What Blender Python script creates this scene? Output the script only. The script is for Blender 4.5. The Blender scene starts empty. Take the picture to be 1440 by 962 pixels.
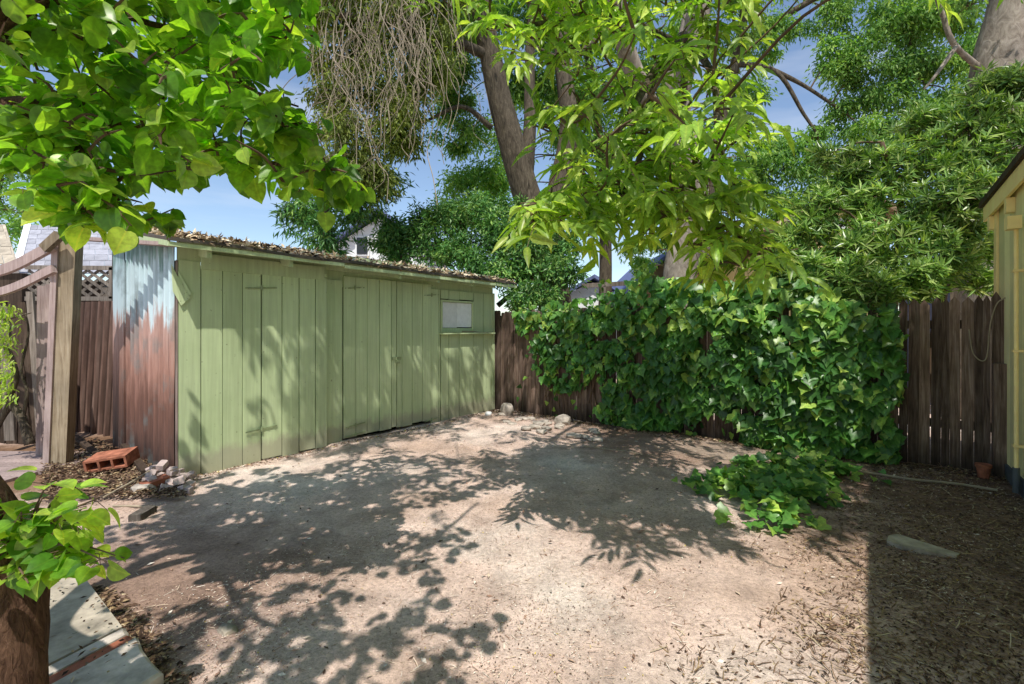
import bpy, math, random
import numpy as np
from mathutils import Vector, Matrix, noise
random.seed(7); rng = np.random.default_rng(7)
C = bpy.context.scene.collection
F = 670.0; HZ = 463.0; CH = 1.45
def V(*a): return np.array(a, dtype=float)
def P(px, py, Y): return V((px-720)/F*Y, Y, CH-(py-HZ)/F*Y)      # a point seen at (px,py) at depth Y
def G(px, py, z=0.0):
    Y = (CH-z)*F/(py-HZ); return V((px-720)/F*Y, Y, z)
def pix(p):
    Y = np.maximum(p[...,1], 1e-3)
    return 720+F*p[...,0]/Y, HZ-F*(p[...,2]-CH)/Y
SUNV = V(.020, -.540, 1.0)                                          # towards the sun per metre of height
def gz(x, y):
    x = np.asarray(x, float); y = np.asarray(y, float)
    z = .010*np.sin(x*2.1+1.3)*np.cos(y*1.7)+.006*np.sin(x*5.3+y*3.1)+.005*np.cos(x*3.7-y*6.1+.5)
    return z - .008

# ------------------------------------------------------------------ materials
class NT:
    def __init__(s, name):
        s.m = bpy.data.materials.new(name); s.m.use_nodes = True
        s.t = s.m.node_tree; s.n = s.t.nodes; s.l = s.t.links
        s.b = s.n['Principled BSDF']; s.out = s.n['Material Output']
    def new(s, k, **kw):
        o = s.n.new(k)
        for a, v in kw.items(): setattr(o, a, v)
        return o
    def link(s, a, b): s.l.new(a, b)
    def coord(s, scale=(1,1,1), kind='Object'):
        tc = s.new('ShaderNodeTexCoord'); mp = s.new('ShaderNodeMapping')
        mp.inputs['Scale'].default_value = scale; s.link(tc.outputs[kind], mp.inputs['Vector'])
        return mp.outputs[0]
    def noise(s, vec, scale, detail=4, rough=.6, dist=0):
        n = s.new('ShaderNodeTexNoise'); n.inputs['Scale'].default_value = scale
        n.inputs['Detail'].default_value = detail; n.inputs['Roughness'].default_value = rough
        n.inputs['Distortion'].default_value = dist
        s.link(vec, n.inputs['Vector']); return n.outputs['Fac']
    def ramp(s, fac, stops, interp='LINEAR'):
        r = s.new('ShaderNodeValToRGB'); e = r.color_ramp.elements; r.color_ramp.interpolation = interp
        while len(e) < len(stops): e.new(.5)
        for q, (p, c) in zip(e, stops):
            q.position = p; q.color = (c if hasattr(c, '__len__') else (c, c, c)) + (1,) if hasattr(c, '__len__') and len(c) == 3 else (c, c, c, 1)
        s.link(fac, r.inputs[0]); return r.outputs[0]
    def mix(s, fac, a, b, mode='MIX'):
        m = s.new('ShaderNodeMix', data_type='RGBA', blend_type=mode)
        for sock, v in ((m.inputs[0], fac), (m.inputs[6], a), (m.inputs[7], b)):
            if hasattr(v, 'is_linked'): s.link(v, sock)
            elif isinstance(v, (int, float)) and sock != m.inputs[0]: sock.default_value = (v, v, v, 1)
            else: sock.default_value = v if not isinstance(v, tuple) else (*v, 1)
        return m.outputs[2]
    def attr(s, name='rnd'):
        a = s.new('ShaderNodeAttribute', attribute_name=name); return a.outputs['Fac']
    def bump(s, h, strength=.3, dist=.01):
        b = s.new('ShaderNodeBump'); b.inputs['Strength'].default_value = strength; b.inputs['Distance'].default_value = dist
        s.link(h, b.inputs['Height']); s.link(b.outputs[0], s.b.inputs['Normal']); return b
    def rndvec(s, vec, amt=(13, 7, 5)):
        a = s.attr(); c = s.new('ShaderNodeVectorMath', operation='SCALE'); c.inputs[0].default_value = amt
        s.link(a, c.inputs['Scale']); d = s.new('ShaderNodeVectorMath', operation='ADD')
        s.link(vec, d.inputs[0]); s.link(c.outputs[0], d.inputs[1]); return d.outputs[0]
    def math(s, op, a, b=0.):
        m = s.new('ShaderNodeMath', operation=op)
        for i, v in enumerate((a, b)):
            if hasattr(v, 'is_linked'): s.link(v, m.inputs[i])
            else: m.inputs[i].default_value = v
        return m.outputs[0]
    def set(s, col=None, rough=.8, spec=.3):
        if col is not None:
            if hasattr(col, 'is_linked'): s.link(col, s.b.inputs['Base Color'])
            else: s.b.inputs['Base Color'].default_value = (*col, 1)
        s.b.inputs['Roughness'].default_value = rough; s.b.inputs['Specular IOR Level'].default_value = spec
        return s.m

def wood(name, dark, mid, light, grain=(28, 28, 1.6), bump=.5, rough=.85, varia=.5, edge=None):
    k = NT(name); v = k.rndvec(k.coord(grain)); v2 = k.rndvec(k.coord((1, 1, 1)))
    n1 = k.noise(v, 1.6, 6, .65, .6); n2 = k.noise(v2, 2.2, 4)
    c = k.ramp(n1, [(.28, dark), (.5, mid), (.75, light)])
    c = k.mix(1.0, c, k.ramp(n2, [(.25, .6), (.7, 1.1)]), 'MULTIPLY')
    c = k.mix(1.0, c, k.ramp(k.attr(), [(0, 1-varia), (1, 1+varia*.25)]), 'MULTIPLY')
    if edge:   # darker towards the foot
        sp = k.new('ShaderNodeSeparateXYZ'); tc = k.new('ShaderNodeTexCoord'); k.link(tc.outputs['Object'], sp.inputs[0])
        h = k.math('ADD', sp.outputs['Z'], k.math('MULTIPLY', n2, edge))
        c = k.mix(1.0, c, k.ramp(h, [(edge*.45, .32), (edge*.45+edge, 1.)]), 'MULTIPLY')
    k.bump(n1, bump, .004); return k.set(c, rough, .2)

def leafmat(name, dark, mid, light, trans=.4, rough=.42, spec=.45, cl=1.2, tcol=(1.5, 1.6, .5), rib=0.):
    k = NT(name)
    c = k.ramp(k.attr(), [(0, dark), (.55, mid), (1, light)])
    n = k.noise(k.coord(), cl, 3); c = k.mix(1., c, k.ramp(n, [(.3, .55), (.68, 1.3)]), 'MULTIPLY')
    n3 = k.noise(k.coord(), 45, 2); c = k.mix(1., c, k.ramp(n3, [(.3, .72), (.7, 1.2)]), 'MULTIPLY')
    if rib: c = k.mix(k.ramp(k.attr('rib'), [(0, .55), (rib, 0.)]), c, k.mix(1., c, (1.7, 1.35, 1.3), 'MULTIPLY'))
    k.set(c, rough, spec)
    tr = k.new('ShaderNodeBsdfTranslucent'); k.link(k.mix(1., c, tcol, 'MULTIPLY'), tr.inputs[0])
    mx = k.new('ShaderNodeMixShader'); mx.inputs[0].default_value = trans
    k.link(k.b.outputs[0], mx.inputs[1]); k.link(tr.outputs[0], mx.inputs[2]); k.link(mx.outputs[0], k.out.inputs['Surface'])
    return k.m

def plain(name, col, rough=.7, spec=.3, n=8., var=.25, bump=.15, metallic=0):
    k = NT(name); f = k.noise(k.coord(), n, 5)
    c = k.mix(1., col, k.ramp(f, [(.25, 1-var), (.75, 1+var)]), 'MULTIPLY')
    c = k.mix(1., c, k.ramp(k.attr(), [(0, .8), (1, 1.12)]), 'MULTIPLY')
    k.bump(f, bump, .01); k.b.inputs['Metallic'].default_value = metallic
    return k.set(c, rough, spec)

def bark(name, dark, light, grain=(9, 9, 1.8), strength=1., dist=.03):
    k = NT(name); v = k.coord(grain); n1 = k.noise(v, 2., 8, .65, 1.2); n2 = k.noise(k.coord(), 3, 4)
    c = k.ramp(n1, [(.3, dark), (.66, light)]); c = k.mix(1., c, k.ramp(n2, [(.3, .7), (.7, 1.15)]), 'MULTIPLY')
    k.bump(n1, strength, dist); return k.set(c, .9, .15)

def m_paint():
    k = NT('green_paint'); v = k.rndvec(k.coord((1, 1, 1)))
    n1 = k.noise(k.rndvec(k.coord((22, 22, .9))), 1.5, 5, .6); n2 = k.noise(v, 1.6, 4)
    c = k.ramp(n2, [(.3, (.50, .60, .33)), (.7, (.60, .70, .41))])
    c = k.mix(1., c, k.ramp(n1, [(.3, .86), (.7, 1.08)]), 'MULTIPLY')
    c = k.mix(1., c, k.ramp(k.attr(), [(0, .88), (1, 1.07)]), 'MULTIPLY')
    sp = k.new('ShaderNodeSeparateXYZ'); tc = k.new('ShaderNodeTexCoord'); k.link(tc.outputs['Object'], sp.inputs[0])
    n4 = k.noise(k.coord((1, 1, .5)), 9, 6, .7); h = k.math('ADD', sp.outputs['Z'], k.math('MULTIPLY', n4, -.30))
    c = k.mix(k.ramp(h, [(-.16, .75), (.10, 0.)]), c, (.38, .36, .26))     # splashed dirt at the foot
    n5 = k.noise(v, 38, 3, .5); c = k.mix(k.ramp(n5, [(.715, 0.), (.74, .75)]), c, (.10, .10, .06))
    k.bump(n1, .35, .004); return k.set(c, .62, .3)

def m_corr():
    k = NT('rusty_painted_iron'); sp = k.new('ShaderNodeSeparateXYZ'); tc = k.new('ShaderNodeTexCoord'); k.link(tc.outputs['Object'], sp.inputs[0])
    nv = k.noise(k.coord((9, 9, .8)), 2.2, 6, .65); nb = k.noise(k.coord(), 2.5, 5)
    h = k.math('ADD', sp.outputs['Z'], k.math('MULTIPLY', k.math('SUBTRACT', nv, .5), 1.1))
    hd = k.math('DIVIDE', h, 2.6)
    c = k.ramp(hd, [(.0, (.05, .03, .025)), (.26, (.15, .075, .055)), (.42, (.33, .18, .14)), (.58, (.42, .27, .23)), (.64, (.50, .62, .66)), (.83, (.42, .55, .58)), (.88, (.17, .28, .26)), (1., (.16, .25, .20))])  # lowest stops paint the shadow along the wall's foot into the rust
    c = k.mix(k.ramp(nb, [(.52, 0.), (.66, .6)]), c, (.13, .17, .17)); c = k.mix(1., c, k.ramp(nv, [(.3, .85), (.6, 1.1)]), 'MULTIPLY')
    c = k.mix(1., c, k.ramp(k.attr(), [(0, .16), (.35, .6), (.6, 1.), (1, 1.15)]), 'MULTIPLY')  # column value puts groove shade and grime into the colour
    k.bump(nv, .2, .004); return k.set(c, .6, .3)

def m_ground():
    k = NT('dry_dirt'); v = k.coord()
    big = k.noise(v, .55, 4, .55); mid = k.noise(v, 3.2, 5, .6); fine = k.noise(v, 42, 6, .75); vf = k.noise(v, 160, 3, .7)
    c = k.ramp(big, [(.36, (.54, .385, .30)), (.50, (.66, .50, .42)), (.64, (.74, .63, .55))])
    c = k.mix(1., c, k.ramp(mid, [(.3, .68), (.7, 1.16)]), 'MULTIPLY')
    c = k.mix(1., c, k.ramp(fine, [(.30, .55), (.5, .95), (.72, 1.28)]), 'MULTIPLY')
    c = k.mix(1., c, k.ramp(vf, [(.3, .72), (.7, 1.22)]), 'MULTIPLY')
    tc = k.new('ShaderNodeTexCoord')
    def blob(p, r, pw=1.):                                            # darker soil near house and fences; last blob paints tree shade into the dirt
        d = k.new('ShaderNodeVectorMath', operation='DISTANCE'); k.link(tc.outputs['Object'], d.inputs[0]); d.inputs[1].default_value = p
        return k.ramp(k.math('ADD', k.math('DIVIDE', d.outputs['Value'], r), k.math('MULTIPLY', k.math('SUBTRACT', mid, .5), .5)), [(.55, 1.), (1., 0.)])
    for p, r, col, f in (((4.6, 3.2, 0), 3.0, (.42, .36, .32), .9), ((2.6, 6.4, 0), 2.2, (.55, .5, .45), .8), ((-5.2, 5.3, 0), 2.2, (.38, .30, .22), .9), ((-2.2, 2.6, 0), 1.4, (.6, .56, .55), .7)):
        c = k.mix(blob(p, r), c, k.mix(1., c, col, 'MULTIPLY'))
    hh = k.math('ADD', k.math('MULTIPLY', fine, .7), k.math('MULTIPLY', vf, .4))
    k.bump(hh, .8, .012); return k.set(c, .95, .1)

M = dict(
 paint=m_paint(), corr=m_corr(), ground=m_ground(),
 ashL=leafmat('ash_leaf', (.14, .27, .045), (.34, .52, .08), (.62, .74, .18), .46, .38, .45, rib=.03),
 aprL=leafmat('apricot_leaf', (.09, .24, .025), (.24, .46, .04), (.55, .70, .12), .54, .36, .55, 2., rib=.05),
 ivyL=leafmat('ivy_leaf', (.035, .12, .03), (.12, .30, .05), (.50, .66, .12), .26, .36, .42, 2.2, rib=.07),
 bgL=leafmat('elm_leaf', (.03, .085, .02), (.07, .18, .03), (.16, .29, .05), .35, .5, .3, .7),
 olvL=leafmat('hanging_leaf', (.11, .15, .04), (.24, .30, .06), (.40, .45, .12), .3, .5, .3, .8),
 farL=leafmat('far_leaf', (.09, .22, .065), (.22, .40, .09), (.42, .56, .16), .4, .5, .3, .6),
 oleL=leafmat('oleander_leaf', (.06, .15, .035), (.23, .38, .08), (.60, .68, .27), .25, .32, .55, 1.),
 bushL=leafmat('laurel_leaf', (.045, .14, .045), (.12, .29, .065), (.32, .48, .12), .2, .42, .35, 1.3),
 bark=bark('grey_bark', (.038, .03, .021), (.17, .138, .098)), barkL=bark('pale_bark', (.16, .125, .095), (.42, .36, .30), (5, 5, 2.5), .6, .02),
 barkA=bark('apricot_bark', (.045, .022, .014), (.22, .125, .08), (26, 26, 7), 1., .02), twig=plain('twig_bark', (.13, .085, .055), .85, .2),
 dead=plain('dead_vine', (.34, .28, .20), .85, .2), fence=wood('weathered_fence', (.08, .05, .038), (.25, .165, .125), (.48, .37, .31), varia=.6, edge=.35),
 post=wood('weathered_post', (.16, .115, .07), (.36, .285, .19), (.50, .42, .31), bump=.8), pink=wood('pinkish_board', (.26, .18, .16), (.44, .335, .31), (.56, .45, .41), varia=.2),
 greyw=wood('grey_wood', (.10, .085, .07), (.24, .20, .165), (.38, .33, .28)), darkw=wood('dark_wood', (.03, .02, .014), (.085, .058, .04), (.16, .115, .085)),
 rust=wood('rust_iron', (.07, .042, .034), (.19, .115, .09), (.32, .22, .18), grain=(2, 2, .4), bump=.1, varia=.75),
 roofd=plain('roof_felt', (.10, .085, .07), .9), shing=plain('grey_shingle', (.36, .36, .40), .9, .2, 5), wshake=plain('wood_shake', (.42, .36, .28), .9, .2, 9, .35),
 white=plain('chalky_white', (.86, .87, .87), .7, .3, 14, .1), glassd=plain('dark_gap', (.02, .022, .022), .3, .5), iron=plain('painted_iron', (.30, .36, .19), .55, .4, 40),
 cream=plain('cream_trim', (.95, .74, .34), .6, .3, 6, .12, .08), wallh=plain('pale_olive_wall', (.90, .80, .42), .7, .3, 4, .1, .08),
 conc=plain('concrete', (.40, .345, .27), .9, .2, 7, .6, .8), stone=plain('pale_stone', (.47, .41, .35), .9, .2, 8, .6, 1.), brick=plain('red_brick', (.34, .12, .07), .85, .2, 20, .4, .4),
 pinkbrick=plain('dusty_brick', (.58, .46, .42), .9, .2, 20, .3, .4), terra=plain('terracotta', (.36, .14, .085), .9, .15, 11, .7, .5), blue=plain('blue_roof', (.13, .16, .30), .8, .2, 6),
 seamblack=plain('seam_shade', (.012, .011, .009), .95, .05), tan=plain('tan_roof', (.33, .23, .14), .8, .2, 6), found=plain('foundation', (.10, .11, .12), .9),
)
def m_litter(name, stops):
    k = NT(name); c = k.ramp(k.attr(), stops, 'CONSTANT'); n = k.noise(k.coord(), 60, 2)
    c = k.mix(1., c, k.ramp(n, [(.3, .7), (.7, 1.2)]), 'MULTIPLY'); return k.set(c, .85, .2)
M['litter'] = m_litter('ground_litter', [(0, (.10, .06, .04)), (.14, (.28, .17, .12)), (.38, (.46, .31, .23)), (.60, (.62, .49, .37)), (.80, (.76, .67, .57)), (.965, (.60, .46, .07)), (.985, (.72, .68, .62))])
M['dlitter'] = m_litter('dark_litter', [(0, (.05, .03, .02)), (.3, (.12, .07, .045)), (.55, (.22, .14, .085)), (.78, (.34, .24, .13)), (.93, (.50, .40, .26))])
M['rlitter'] = m_litter('roof_litter', [(0, (.06, .04, .03)), (.2, (.36, .24, .14)), (.4, (.60, .45, .28)), (.65, (.78, .63, .44)), (.85, (.88, .76, .58))])

# ------------------------------------------------------------------ mesh building
def raw(name, verts, loops, starts, rnd, mat, parent=None, origin=None, smooth=False):
    verts = np.asarray(verts, float)
    if parent is not None: verts = verts - np.array(parent.matrix_basis.translation if parent.parent is None else (parent.parent.location+parent.location))
    elif origin is not None: verts = verts - origin
    me = bpy.data.meshes.new(name)
    me.vertices.add(len(verts)); me.vertices.foreach_set('co', verts.ravel())
    me.loops.add(len(loops)); me.loops.foreach_set('vertex_index', np.asarray(loops, np.int32))
    me.polygons.add(len(starts)); me.polygons.foreach_set('loop_start', np.asarray(starts, np.int32))
    me.update(calc_edges=True); me.validate()
    a = me.attributes.new('rnd', 'FLOAT', 'FACE')
    if len(a.data) == len(rnd): a.data.foreach_set('value', np.asarray(rnd, np.float32))
    me.polygons.foreach_set('use_smooth', np.full(len(me.polygons), bool(smooth)))
    me.materials.append(mat)
    o = bpy.data.objects.new(name, me); C.objects.link(o)
    if parent is not None: o.parent = parent
    elif origin is not None: o.location = origin
    return o

class MB:
    def __init__(s): s.v = []; s.f = []; s.r = []; s.cur = .5
    def rnd(s, x=None): s.cur = random.random() if x is None else x; return s
    def add(s, vs, fs):
        b = len(s.v); s.v += [tuple(map(float, p)) for p in vs]
        for f in fs: s.f.append([b+i for i in f]); s.r.append(s.cur)
    def par(s, o, a, b, c):                                           # parallelepiped
        o, a, b, c = map(np.asarray, (o, a, b, c))
        vs = [o, o+a, o+a+b, o+b, o+c, o+a+c, o+a+b+c, o+b+c]
        fs = [(3,2,1,0), (4,5,6,7), (0,1,5,4), (1,2,6,5), (2,3,7,6), (3,0,4,7)]
        if np.dot(np.cross(a, b), c) < 0: fs = [f[::-1] for f in fs]
        s.add(vs, fs)
    def bar(s, p, q, w, h, up=(0,0,1)):
        p, q = np.asarray(p, float), np.asarray(q, float); a = q-p; u = np.asarray(up, float)
        sd = np.cross(a, u); sd /= np.linalg.norm(sd)+1e-9; u2 = np.cross(sd, a); u2 /= np.linalg.norm(u2)+1e-9
        s.par(p-sd*w/2-u2*h/2, a, sd*w, u2*h)
    def tube(s, pts, rad, seg=6, wob=0., cap=True):
        pts = [np.asarray(p, float) for p in pts]; n = len(pts)
        if not hasattr(rad, '__len__'): rad = [rad]*n
        vs = []; u = None
        for i in range(n):
            t = pts[min(i+1, n-1)]-pts[max(i-1, 0)]; t /= np.linalg.norm(t)+1e-9
            if u is None:
                u = np.cross(t, (0.3, .9, .2)); u /= np.linalg.norm(u)
            u = u-t*np.dot(u, t); u /= np.linalg.norm(u)+1e-9; w = np.cross(t, u)
            for k in range(seg):
                a = 2*math.pi*k/seg; r = rad[i]*(1+wob*math.sin(k*2.7+i*.9)*random.uniform(.3, 1) if wob else 1)
                vs.append(pts[i]+r*(math.cos(a)*u+math.sin(a)*w))
        fs = [(i*seg+k, i*seg+(k+1) % seg, (i+1)*seg+(k+1) % seg, (i+1)*seg+k) for i in range(n-1) for k in range(seg)]
        if cap: fs += [tuple(range(seg))[::-1], tuple((n-1)*seg+k for k in range(seg))]
        s.add(vs, fs)
    def build(s, name, mat, parent=None, smooth=False, origin=None):
        loops = [i for f in s.f for i in f]; st = np.cumsum([0]+[len(f) for f in s.f[:-1]])
        return raw(name, s.v, loops, st, s.r, mat, parent, origin, smooth)

def tag(o, label=None, cat=None, group=None, kind=None):
    if label: o['label'] = label
    if cat: o['category'] = cat
    if group: o['group'] = group
    if kind: o['kind'] = kind
    return o
def thing(name, loc, label, cat, group=None):
    o = bpy.data.objects.new(name, None); C.objects.link(o); o.location = tuple(loc); o.empty_display_size = .2
    return tag(o, label, cat, group)

def tmpl(mid, out, fold=.18, curl=.25, faces=None):
    v = [(x, 0, 0) for x in mid]; nm = len(mid)
    L = [(x, y) for x, y in out]
    v += [(x, y, 0) for x, y in L]; v += [(x, -y, 0) for x, y in L]
    v = np.array([(x, y, abs(y)*fold*2-curl*x*x) for x, y, _ in v]); k = len(L)
    f = [tuple(i if i < nm else i for i in q) for q in faces]
    f2 = [tuple(i if i < nm else i+k for i in q)[::-1] for q in faces]
    return v, f+f2
T_HEART = tmpl([0, .25, .5, .75, 1.0], [(-.06, .13), (-.03, .28), (.09, .41), (.27, .47), (.46, .46), (.64, .37), (.80, .22), (.91, .08)], .13, .24, [(0,1,6,5), (1,7,6), (1,8,7), (1,2,9,8), (2,3,10,9), (3,11,10), (3,4,12,11)])
T_LANCE = tmpl([0, .33, .66, 1.0], [(.12, .07), (.33, .125), (.62, .115), (.85, .05)], .3, .34, [(0,1,5,4), (1,2,6,5), (2,3,7,6)])
T_IVY = tmpl([0, .45, 1.0], [(-.15, .25), (.05, .56), (.36, .36), (.52, .38), (.72, .14)], .10, .15, [(0,4,3), (0,1,5,4), (1,6,5), (1,7,6), (1,2,7)])
T_RH = (np.array([(0, 0, 0), (.45, .17, .05), (1, 0, -.1), (.45, -.17, .05)]), [(0, 2, 1), (0, 3, 2)])
T_NAR = (np.array([(0, 0, 0), (.5, .09, .03), (1, 0, -.08), (.5, -.09, .03)]), [(0, 2, 1), (0, 3, 2)])
T_CHIP = (np.array([(0, 0, 0), (.5, .2, .12), (1, .02, .02), (.5, -.18, .0)]), [(0, 1, 2, 3)])
T_STRAW = (np.array([(0, -.02, 0), (.5, 0, .03), (1, .1, 0), (.98, .15, 0), (.5, .06, .03), (0, .03, 0)]), [(0, 1, 4, 5), (1, 2, 3, 4)])

def leaves(name, T, pos, dr, nr, size, rnd, mat, parent=None, origin=None, smooth=False):
    tv, tf = T; N = len(pos)
    x = dr/np.linalg.norm(dr, axis=1, keepdims=True)
    z = nr-x*np.sum(nr*x, axis=1, keepdims=True); z /= np.linalg.norm(z, axis=1, keepdims=True)+1e-9
    y = np.cross(z, x); size = np.asarray(size).reshape(-1, 1, 1)
    v = pos[:, None, :]+size*(tv[None, :, 0:1]*x[:, None, :]+tv[None, :, 1:2]*y[:, None, :]+tv[None, :, 2:3]*z[:, None, :])
    k = len(tv); fl = np.array([i for f in tf for i in f]); ln = np.array([len(f) for f in tf])
    loops = (fl[None, :]+k*np.arange(N)[:, None]).ravel(); sts = np.cumsum(np.concatenate([[0], np.tile(ln, N)[:-1]]))
    o = raw(name, v.reshape(-1, 3), loops, sts, np.repeat(rnd, len(tf)), mat, parent, origin, smooth)
    a = o.data.attributes.new('rib', 'FLOAT', 'POINT'); q = np.tile(np.abs(tv[:, 1]), N).astype(np.float32)
    if len(a.data) == len(q): a.data.foreach_set('value', q)
    return o

def rv(n, s=1.): return rng.normal(0, s, (n, 3))
def inpoly(x, y, poly):
    x = np.asarray(x); y = np.asarray(y); c = np.zeros(x.shape, bool); n = len(poly)
    for i in range(n):
        x1, y1 = poly[i]; x2, y2 = poly[(i+1) % n]
        if y1 == y2: continue
        t = ((y1 > y) != (y2 > y)) & (x < (x2-x1)*(y-y1)/(y2-y1)+x1); c ^= t
    return c
def curve(pts, n=8):                                                  # Catmull-Rom
    p = [np.asarray(q, float) for q in pts]; p = [2*p[0]-p[1]]+p+[2*p[-1]-p[-2]]; out = []
    for i in range(1, len(p)-2):
        for k in range(n):
            t = k/n; out.append(.5*((2*p[i])+(-p[i-1]+p[i+1])*t+(2*p[i-1]-5*p[i]+4*p[i+1]-p[i+2])*t*t+(-p[i-1]+3*p[i]-3*p[i+1]+p[i+2])*t**3))
    out.append(p[-2]); return out
def limb(mb, pts, r0, r1, seg=8, n=6, wob=.06):
    c = curve(pts, n); mb.rnd(); mb.tube(c, list(np.linspace(r0, r1, len(c))), seg, wob); return c
class Grow:                                                           # branch nodes that new twigs extend
    def __init__(s, nodes): s.a = np.zeros((60000, 3)); s.n = len(nodes); s.a[:s.n] = np.asarray(nodes)
    def ext(s, pts): k = len(pts); s.a[s.n:s.n+k] = pts; s.n += k
def growall(mb, nodes, qs, r=.008, r1=.0025, sag=.05):
    g = Grow(nodes); qs = np.asarray(qs); base = np.min(np.linalg.norm(qs[:, None, :]-g.a[None, :g.n:3], axis=2), axis=1); out = [None]*len(qs)
    for i in np.argsort(base):
        mb.rnd(); c = twigto(mb, g.a[:g.n], qs[i], r, r1, sag); g.ext(c[1:]); out[i] = c
    return out
def twigto(mb, nodes, q, r=.012, r1=.003, sag=.12):
    nodes = np.asarray(nodes); d = np.linalg.norm(nodes-q, axis=1)+.35*np.maximum(nodes[:, 2]-q[2], 0); p = nodes[np.argmin(d)]
    L = np.linalg.norm(q-p); m = (p+q)/2+V(0, 0, sag*L)+rv(1, .06*L)[0]; c = curve([p, m, q], 4)
    mb.tube(c, list(np.linspace(r, r1, len(c))), 4, cap=False); return c

# ------------------------------------------------------------------ setting
def build_ground():
    def ax(lo, hi, st, far):
        a = list(np.arange(lo, hi+1e-6, st)); g = st; p = hi; q = lo; up = []; dn = []
        while p < far: g *= 1.35; p += g; q -= g; up.append(p); dn.append(q)
        return np.array(dn[::-1]+a+up)
    xs = ax(-7, 7, .09, 320); ys = ax(.8, 10, .09, 320)
    X, Y = np.meshgrid(xs, ys, indexing='ij'); Z = gz(X, Y)
    Z += rng.normal(0, .0035, Z.shape)*((abs(X) < 7) & (Y > .8) & (Y < 10))
    v = np.stack([X, Y, Z], -1).reshape(-1, 3); n, m = X.shape
    i = np.arange(n-1)[:, None]*m+np.arange(m-1)[None, :]
    l = np.stack([i, i+m, i+m+1, i+1], -1).reshape(-1)
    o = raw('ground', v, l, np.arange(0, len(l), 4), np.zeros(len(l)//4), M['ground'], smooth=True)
    tag(o, 'dry pinkish dirt yard with mulch and patchy leaf shade', kind='structure')
build_ground()

# ------------------------------------------------------------------ shed
ov = .27; zf = 2.262; sl = .175
def RZ(o): return zf+sl*(ov-o)
O = V(-3.26, 4.65, 0); D = V(.6043, .7967, 0); Nn = V(.7967, -.6043, 0); UP = V(0, 0, 1)
def W(s, o, z): return O+D*s+Nn*o+UP*z
def S(px, o=0.):
    b = O+Nn*o; k = (px-720)/F; return (k*b[1]-b[0])/(D[0]-D[1]*k)
def zat(px, py, o=0.):
    p = W(S(px, o), o, 0); return CH-(py-HZ)/F*p[1]
REC = -.09
shed = thing('garden_shed', O, 'long pale green wooden shed with board doors and low sloping roof in leaf litter', 'shed')
def boards(mb, edges, z0, z1, o, th=.02, gap=.010, jit=.004, ztop=None):
    for a, b in zip(edges[:-1], edges[1:]):
        mb.rnd(); j = random.uniform(-jit, jit); g = random.uniform(.6, 1.6)*gap/2
        zz = z0+random.uniform(-.012, .012)
        mb.par(W(a+g, o+j-th, zz), D*(b-a-2*g), Nn*th, UP*(z1-zz))
def ed(pxs, o=0.): return [S(p, o) for p in pxs]
zh = 2.13
mb = MB(); boards(mb, ed([250, 283, 313, 341, 367]), -.04, zh, 0.)
e1 = S(460)
mb.rnd(.4); mb.par(W(-.003, -.045, -.04), D*.02, Nn*.022, UP*2.17)
dz1 = zat(367, 383)+.01
mb.rnd(); mb.par(W(S(367)+.003, -.021, dz1+.006), D*(S(395)-S(367)-.008), Nn*.02, UP*(zh-dz1-.006))
mb.rnd(); mb.par(W(S(395), -.021, dz1+.006), D*(e1-S(395)), Nn*.021, UP*(zh-dz1-.006))
mb.par(W(e1-.022, REC-.004, -.03), D*.02, Nn*(-REC-.02), UP*(zh+.02))
mb.build('front_wall', M['paint'], shed); mb = MB()
R0 = REC
sR = S(474, R0); sD2 = S(483, R0); sM = S(557.5, R0); sD3 = S(606, R0); sE = S(695, R0); dz2 = zat(520, 392, R0)
boards(mb, [e1+.002, sD2-.01], -.03, 2.08, R0)
boards(mb, ed([606, 617, 631], R0)[:2]+[S(619, R0)], -.03, 2.08, R0)
wx0, wx1 = S(620, R0), S(665.5, R0); wz0, wz1 = zat(642, 466, R0), zat(642, 424, R0)
boards(mb, [wx0, S(631, R0), S(646, R0), wx1], -.03, wz0-.035, R0); boards(mb, [wx0, S(631, R0), S(646, R0), wx1], wz1+.03, 2.08, R0)
boards(mb, [wx1+.001, S(680, R0), sE-.06], -.03, 2.08, R0); mb.rnd(); mb.par(W(sE-.058, R0-.02, -.04), D*.06, Nn*.03, UP*2.14)
wl = mb.build('front_wall', M['paint'], shed)
mb = MB(); mb.rnd(.3); mb.par(W(.0, -.075, -.05), D*e1, Nn*.01, UP*2.15); mb.par(W(e1, REC-.12, -.05), D*(wx0-e1-.0), Nn*.01, UP*2.15)
mb.par(W(wx1+.0, REC-.12, -.05), D*(sE-wx1), Nn*.01, UP*2.15); mb.par(W(wx0, REC-.121, -.05), D*(wx1-wx0), Nn*.01, UP*(wz0)); mb.par(W(wx0, REC-.121, wz1+.01), D*(wx1-wx0), Nn*.01, UP*.3)
mb.par(W(.03, -1.95, -.05), D*(sE-.04), Nn*.02, UP*2.35); mb.par(W(sE-.03, -1.93, -.05), D*.02, Nn*1.75, UP*2.2)
mb.build('dark_backing', M['seamblack'], shed)  # near-black backing paints the shade inside the board gaps
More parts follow.
